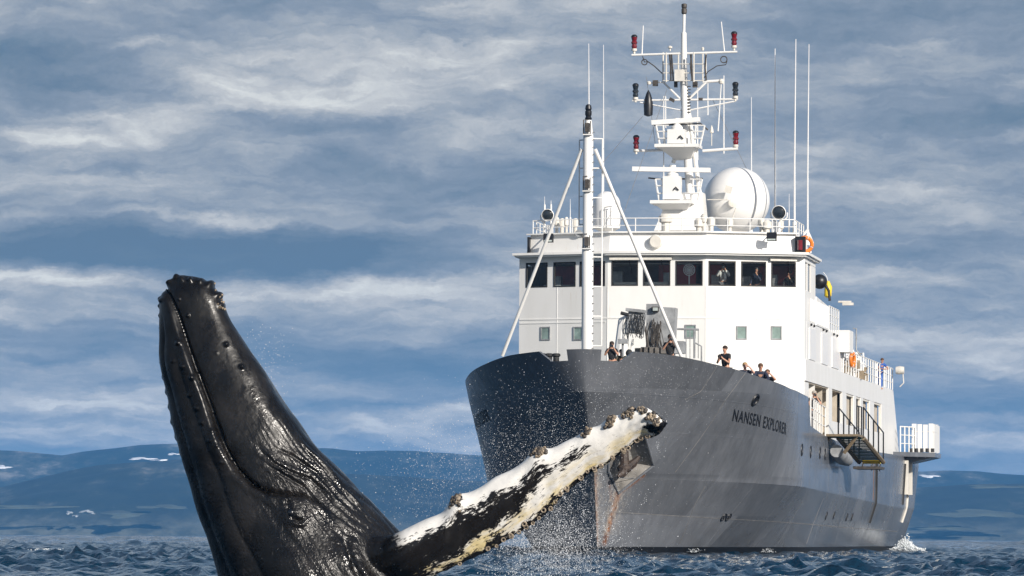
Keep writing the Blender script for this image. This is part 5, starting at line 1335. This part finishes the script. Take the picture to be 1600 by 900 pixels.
crew(1164, 566, 6.6, deck_z(6.6), 'shade', 'pale person leaning on the bulwark with a hand raised to the brow', 'cl_navy', 'hair_fair', .1, flesh='flesh_pale')
crew(1187, 567, 7.6, deck_z(7.6), 'lean', 'person in navy top with dark hair leaning on the bulwark in the middle of three', 'cl_navy', 'hair_brown', .2, long_sleeve=True)
crew(1202, 577, 8.9, deck_z(8.9), 'shade', 'rightmost of three leaning on the bulwark, bare arm bent across the head', 'cl_black', 'hair_brown', -.2)
crew(1272, 611, 21.2, 5.2, 'camera', 'person in black on the side deck behind the white railing, photographing with both arms up', 'cl_black', 'hair_grey', .15, camera=(.22, 'black long camera held by the person on the side deck'))
crew(1265, 624, 23.0, 5.1, 'stand', 'person in dark clothing partly hidden behind the photographer on the side deck', 'cl_black', 'hair_dark', .2)
crew(1130, 412, 18.6, 10.95, 'camera', 'person in white shirt and dark tie behind a bridge window, arms raised', 'cl_white', 'hair_brown', .1, height=1.75, long_sleeve=True, tie=True, camera=(.1, 'black binoculars-sized camera held by the person in white shirt on the bridge'))
crew(1184, 418, 18.9, 10.95, 'chin', 'person in dark jacket behind the bridge window second from the right, hand at chin', 'cl_navy', 'hair_grey', -.4, height=1.72, long_sleeve=True)
crew(1234, 424, 19.3, 10.95, 'chin', 'person in black behind the rightmost bridge window, standing at its right edge', 'cl_black', 'hair_dark', -.3, height=1.68, long_sleeve=True)
crew(1374, 559, 57, 8.2, 'lean', 'person in blue overalls bending over on the aft boat deck', 'cl_blue', 'hair_brown', .6, height=1.6, trousers='cl_blue')

# ------------------------------------------------------------------ sea
def sea_mat():
    m = bpy.data.materials.new('sea_water'); m.use_nodes = True; t = NT(m.node_tree); b = m.node_tree.nodes['Principled BSDF']
    co = t.n('ShaderNodeTexCoord').outputs['Object']
    b.inputs['Base Color'].default_value = (.003, .025, .052, 1); b.inputs['Roughness'].default_value = .05; b.inputs['IOR'].default_value = 1.30
    n1 = t.noise(t.vmul(co, (1.0, .8, 1)), 2.2, 2.5, .5); n2 = t.noise(co, 7.0, 2, .5)
    bn = t.n('ShaderNodeBump'); bn.inputs['Strength'].default_value = 1.0; bn.inputs['Distance'].default_value = .20
    t.put(bn.inputs['Height'], t.math('ADD', n1, t.math('MULTIPLY', n2, .25))); t.put(b.inputs['Normal'], bn.outputs[0])
    return m
M['sea'] = sea_mat()
ang = np.concatenate([np.linspace(-180, -30, 16)[:-1], np.linspace(-30, -7.5, 24)[:-1], np.linspace(-7.5, 7.5, 620), np.linspace(7.5, 30, 24)[1:], np.linspace(30, 180, 16)[1:-1]])
rad_ = np.concatenate([[.5, 5, 15, 28, 40], np.geomspace(46, 330, 640), np.geomspace(332, 14000, 400)])
AN, RD = np.meshgrid(np.radians(ang), rad_)
SX = RD * np.sin(AN); SY = RD * np.cos(AN); SZ = np.zeros(SX.shape)
fadeA = np.clip((12 - np.abs(np.degrees(AN))) / 5, 0, 1); DX = np.zeros(SX.shape); DY = np.zeros(SX.shape)
wr_ = np.random.default_rng(3)
for i in range(90):
    lam = 10 ** wr_.uniform(math.log10(.5), math.log10(5.0)); k = 2 * math.pi / lam; dirw = R(250) + wr_.normal() * .65
    amp = .0150 * lam ** .62 * (1.0 if lam < 1.6 else .62); kx, ky = math.cos(dirw) * k, math.sin(dirw) * k; phs = kx * SX + ky * SY + wr_.uniform(0, 6.28)
    keep = np.clip((lam / (RD * .003) - .6), 0, 1) if lam < 3 else 1.0
    s_ = np.sin(phs) * amp * keep; SZ += s_; c_ = np.cos(phs) * amp * keep * .8; DX -= math.cos(dirw) * c_ * -1; DY -= math.sin(dirw) * c_ * -1
far_m = np.clip((RD - 190) / 330, 0, 1) * np.clip((2600 - RD) / 1200, 0, 1)
for i in range(16):
    lam = wr_.uniform(10, 24); k = 2 * math.pi / lam; dirw = R(250) + wr_.normal() * .5
    SZ += far_m * .062 * np.sin(math.cos(dirw) * k * SX + math.sin(dirw) * k * SY + wr_.uniform(0, 6.28))
grp = .85 + .3 * np.sin(SX * .11 + SY * .023) * np.sin(SY * .05 - SX * .03)
SZ *= fadeA * grp * np.clip((RD - 58) / 28, .3, 1); DX *= fadeA; DY *= fadeA
sea_v = np.stack([SX + DX, SY + DY, SZ], -1).reshape(-1, 3); nr, na = SX.shape
idx = np.arange(nr * na).reshape(nr, na); nx = np.roll(idx, -1, 1)
q = np.stack([idx[:-1], nx[:-1], nx[1:], idx[1:]], -1).reshape(-1, 4)
me = bpy.data.meshes.new('sea'); me.vertices.add(len(sea_v)); me.vertices.foreach_set('co', sea_v.ravel())
me.loops.add(q.size); me.loops.foreach_set('vertex_index', q.ravel()[::1]); me.polygons.add(len(q)); me.polygons.foreach_set('loop_start', np.arange(0, q.size, 4)); me.polygons.foreach_set('loop_total', np.full(len(q), 4))
me.update(calc_edges=True); me.validate(); me.polygons.foreach_set('use_smooth', np.ones(len(q), bool)); me.flip_normals() if me.polygons[len(q) // 2].normal.z < 0 else None
me.materials.append(M['sea']); so = bpy.data.objects.new('sea', me); COL.objects.link(so); tag(so, kind='structure')

# ------------------------------------------------------------------ hills across the water
def hill_mat():
    m = bpy.data.materials.new('tundra_hillside'); m.use_nodes = True; t = NT(m.node_tree); b = m.node_tree.nodes['Principled BSDF']
    co = t.n('ShaderNodeTexCoord').outputs['Object']
    n1 = t.noise(t.vmul(co, (.6, .22, .6)), .012, 8, .62); n2 = t.noise(t.vmul(co, (.8, .3, 1.2)), .045, 6, .65)
    c = t.ramp(t.math('ADD', t.math('MULTIPLY', n1, .6), t.math('MULTIPLY', n2, .4)), [(.40, (.008, .016, .012)), (.5, (.020, .030, .020)), (.56, (.075, .082, .064)), (.64, (.30, .28, .25))])
    hx, hy, hz_ = t.sep(co)
    c = t.mix(t.math('MULTIPLY', t.mapr(hz_, 4.0, 26.0, 1.0, 0.0), t.mapr(n2, .40, .60, .25, .9)), c, (.15, .16, .13))
    t.put(b.inputs['Base Color'], c); b.inputs['Roughness'].default_value = .95; return m
M['hill'] = hill_mat(); M['snow'] = mat('old_snow', (.80, .82, .84), .7, var=.08, vscale=.02)
M['snow_old'] = mat('dirty_snow', (.42, .44, .44), .8, var=.2, vscale=.05); M['grass_far'] = mat('pale_far_meadow', (.085, .10, .075), .9, var=.5, vscale=.02)
def hill_h(x, Y, Yc, depth_, prof, seed, rough):
    ang_ = 800 + F * x / Y; py = np.interp(ang_, [p[0] for p in prof], [p[1] for p in prof]); top = (839 - py) * Yc / F * np.clip(1.25 - np.abs(x / Y) / .45, .02, 1)
    s_ = np.clip((Y - (Yc - depth_)) / depth_, 0, 1); return top * (s_ ** .85)
def hill(prof, Yc, depth_, seed, rough):
    xs = np.concatenate([np.linspace(-.55, -.15, 70)[:-1], np.linspace(-.15, .15, 290), np.linspace(.15, .55, 70)[1:]]); ys = np.concatenate([np.linspace(Yc - depth_, Yc, 36), np.linspace(Yc, Yc + 700, 11)[1:]])
    V = []; H = {}
    for y in ys:
        for x in xs:
            X_ = x * Yc; h = float(hill_h(np.array(X_ * y / Yc), y, Yc, depth_, prof, seed, rough))
            if y > Yc: h = float(hill_h(np.array(X_), Yc, Yc, depth_, prof, seed, rough)) * (1 - (y - Yc) / 900)
            n_ = mnoise.fractal(Vector((X_ * .0022 + seed, y * .0016, seed)), 1.0, 2.1, 5) * rough * min(1, (y - Yc + depth_) / 250)
            fine_ = mnoise.fractal(Vector((X_ * .012 + seed, y * .006, 3)), 1.0, 2.1, 3) * rough * .12
            V.append((X_ * (y / Yc if y <= Yc else 1), y, max(-.3, h + n_ * (.25 if abs(y - Yc) < 90 else 1) + fine_) if y > Yc - depth_ else -.4))
    nx2 = len(xs); Fc = [(j * nx2 + i, j * nx2 + i + 1, (j + 1) * nx2 + i + 1, (j + 1) * nx2 + i) for j in range(len(ys) - 1) for i in range(nx2 - 1)]
    o = mesh_obj('hills', V, Fc, M['hill'], None, 180); tag(o, kind='structure'); return V, xs, ys
far_prof = [(-900, 716), (-300, 712), (0, 707), (35, 709), (100, 714), (130, 708), (180, 704), (225, 698), (250, 696), (300, 694), (380, 698), (460, 702), (520, 703), (560, 707), (600, 705), (650, 706), (700, 708), (760, 711), (1000, 722), (1300, 732), (1440, 732), (1480, 730), (1530, 731), (1570, 735), (1600, 737), (1900, 742), (2500, 740)]
near_prof = [(-900, 765), (-200, 768), (0, 766), (60, 752), (110, 740), (160, 732), (220, 725), (290, 721), (380, 724), (460, 735), (560, 742), (700, 748), (900, 758), (1300, 765), (1440, 756), (1520, 752), (1600, 750), (2500, 760)]
hill(far_prof, 7600, 650, 1.7, 10); nV, nxs, nys = hill(near_prof, 5700, 480, 5.2, 14)
# snow patches lie on the far slope, pale fields on the near one
def patch(px, py, wd, ht, Y, name, m_, lab=None):
    c = at(px, py, Y)
    Y = c.y; V = []; n = 18
    for ring in (0, .55, 1):
        for k in range(n):
            a_ = 2 * math.pi * k / n; r = ring * (1 + .28 * math.sin(3 * a_ + px) + .2 * math.sin(5 * a_ + py)); V.append((c.x + math.cos(a_) * wd * r * Y / F, Y - (1 - ring) * 6 + math.sin(a_) * ht * r * 3, c.z + math.sin(a_) * ht * r * Y / F))
    Fc = [(q_ * n + k, q_ * n + (k + 1) % n, (q_ + 1) * n + (k + 1) % n, (q_ + 1) * n + k) for q_ in (0, 1) for k in range(n)]
    o = mesh_obj(name, V, Fc, m_, None, 180); tag(o, kind='structure')
for (px, py, wd, ht) in ((222, 716.5, 20, 1.9), (250, 719, 14, 1.4), (272, 709.5, 11, 1.5), (2, 730, 13, 3), (1452, 744, 15, 2.2)): patch(px, py, wd, ht, 6940, 'snow_patch', M['snow'])
for (px, py, wd, ht) in ((108, 801, 5, 2.6), (118, 806, 5, 1.6), (135, 799, 10, 2.0), (142, 802, 6, 1.5)): patch(px, py, wd, ht, 5215, 'snow_patch', M['snow_old'])
for (px, py, wd, ht) in ((195, 803, 34, 6), (45, 792, 60, 3), (255, 792, 40, 3), (1530, 803, 70, 6), (1560, 760, 50, 3), (1480, 825, 40, 3)): patch(px, py, wd, ht, 5215, 'far_meadow', M['grass_far'])

# ------------------------------------------------------------------ spray, wake and foam
M['spray'] = mat('spray_drop', (.86, .88, .90), .25)
M['foam'] = mat('sea_foam', (.80, .84, .86), .6, var=.1, vscale=9)
OCT = np.array([(1, 0, 0), (-1, 0, 0), (0, 1, 0), (0, -1, 0), (0, 0, 1), (0, 0, -1)], float)
OF = np.array([(0, 2, 4), (2, 1, 4), (1, 3, 4), (3, 0, 4), (2, 0, 5), (1, 2, 5), (3, 1, 5), (0, 3, 5)])
def drops(name, pts, rs, material):
    pts = np.array(pts); rs = np.array(rs); n = len(pts)
    V = (pts[:, None, :] + OCT[None] * rs[:, None, None] * rng.uniform(.55, 1.15, (n, 6, 1))).reshape(-1, 3); Fc = (OF[None] + 6 * np.arange(n)[:, None, None]).reshape(-1, 3)
    me = bpy.data.meshes.new(name); me.from_pydata(V.tolist(), [], Fc.tolist()); me.update(); me.polygons.foreach_set('use_smooth', [True] * len(Fc)); me.materials.append(material)
    o = bpy.data.objects.new(name, me); COL.objects.link(o); tag(o, kind='stuff'); return o
pts = []; rs = []
def cloud(n, cx_, cy_, sx, sy, y0, y1, r0, r1, lim=None, slant=0.0):
    k = 0
    while k < n:
        gx_, gy_ = rng.normal(), rng.normal(); px = cx_ + gx_ * sx + gy_ * sy * slant; py = cy_ + gy_ * sy
        if lim and not lim(px, py): continue
        pts.append(list(at(px, py, rng.uniform(y0, y1)))); rs.append(min(r1, r0 * math.exp(abs(rng.normal()) * .6))); k += 1
above = lambda px, py: py < 902
cloud(8500, 852, 795, 56, 62, 77, 83, .0020, .0085, above)
cloud(8000, 866, 852, 52, 28, 77, 83, .0026, .011, above)
cloud(2600, 870, 680, 75, 50, 77, 82, .0022, .008, above)
cloud(1300, 1010, 605, 60, 35, 77, 82, .0018, .005, above)
cloud(1500, 690, 745, 60, 50, 77, 82, .003, .008, above)
cloud(260, 415, 580, 22, 40, WY + .1, WY + .5, .003, .008, lambda x, y: x > 375 + (y - 540) * .62)
cloud(160, 520, 800, 60, 50, WY - 1.8, WY - 1.5, .0015, .003, above)
cloud(7000, 858, 800, 66, 78, 76, 84, .0014, .004, above)
cloud(2500, 700, 750, 75, 55, 76, 84, .0014, .003, above)
for k in range(120):
    cx_, cy_ = 862 + rng.normal() * 55, min(885, 800 + rng.normal() * 60); y_ = rng.uniform(77, 82); ang_ = rng.uniform(-2.2, -.9)
    for j in range(rng.integers(6, 26)):
        d_ = abs(rng.normal()) * 9; pts.append(list(at(cx_ + math.cos(ang_) * d_ + rng.normal() * 1.4, cy_ + math.sin(ang_) * d_ + rng.normal() * 1.4, y_ + rng.normal() * .05))); rs.append(rng.uniform(.0015, .008))
drops('spray', pts, rs, M['spray'])
# splash at the stern and ripples of white water along the waterline
pts = []; rs = []
for k in range(2600):
    px = 1418 + rng.normal() * 9; py = 861 - abs(rng.normal()) * 7 * math.exp(-((px - 1414) / 14) ** 2) - rng.uniform(0, 4); pts.append(list(at(px, py, rng.uniform(255, 264)))); rs.append(rng.uniform(.015, .06))
for (cx_, w_, yy) in ((1085, 5, 199), (1200, 5, 209), (1330, 50, 235), (1388, 25, 250), (1290, 15, 222)):
    for k in range(70):
        px = cx_ + rng.normal() * w_; py = 863 - abs(rng.normal()) * (3 if w_ < 10 else 1) + (0 if w_ < 10 else 1); pts.append(list(at(px, py, yy + rng.uniform(-1, 1)))); rs.append(rng.uniform(.008, .022))
drops('wake_splash', pts, rs, M['foam'])
# broken foam lying on the water where the spray falls
pts = []; rs = []
for k in range(700):
    px = 870 + rng.normal() * 60; y_ = rng.uniform(82, 110); x = (px - 800) / F * y_; pts.append([x, y_, rng.uniform(-.02, .14)]); rs.append(rng.uniform(.004, .014))
for k in range(260):
    px = 85 + rng.normal() * 22; y_ = 175 + rng.normal() * 2.2; pts.append([(px - 800) / F * y_, y_, .10 + rng.uniform(-.03, .12)]); rs.append(rng.uniform(.006, .03))
drops('foam', pts, rs, M['foam'])

# ------------------------------------------------------------------ haze
hz = MB(); hz.box((0, 4600, 84), (9600, 9600, 176)); ho = hz.build('haze', None, None, 0); ho.data.materials.clear()
hm = bpy.data.materials.new('sea_haze'); hm.use_nodes = True; ht_ = hm.node_tree; ht_.nodes.clear()
vp_ = ht_.nodes.new('ShaderNodeVolumePrincipled'); vp_.inputs['Color'].default_value = (.10, .415, .90, 1); vp_.inputs['Density'].default_value = .000085; vp_.inputs['Anisotropy'].default_value = 0.0
oo = ht_.nodes.new('ShaderNodeOutputMaterial'); ht_.links.new(vp_.outputs[0], oo.inputs['Volume']); ho.data.materials.append(hm); tag(ho, kind='stuff')
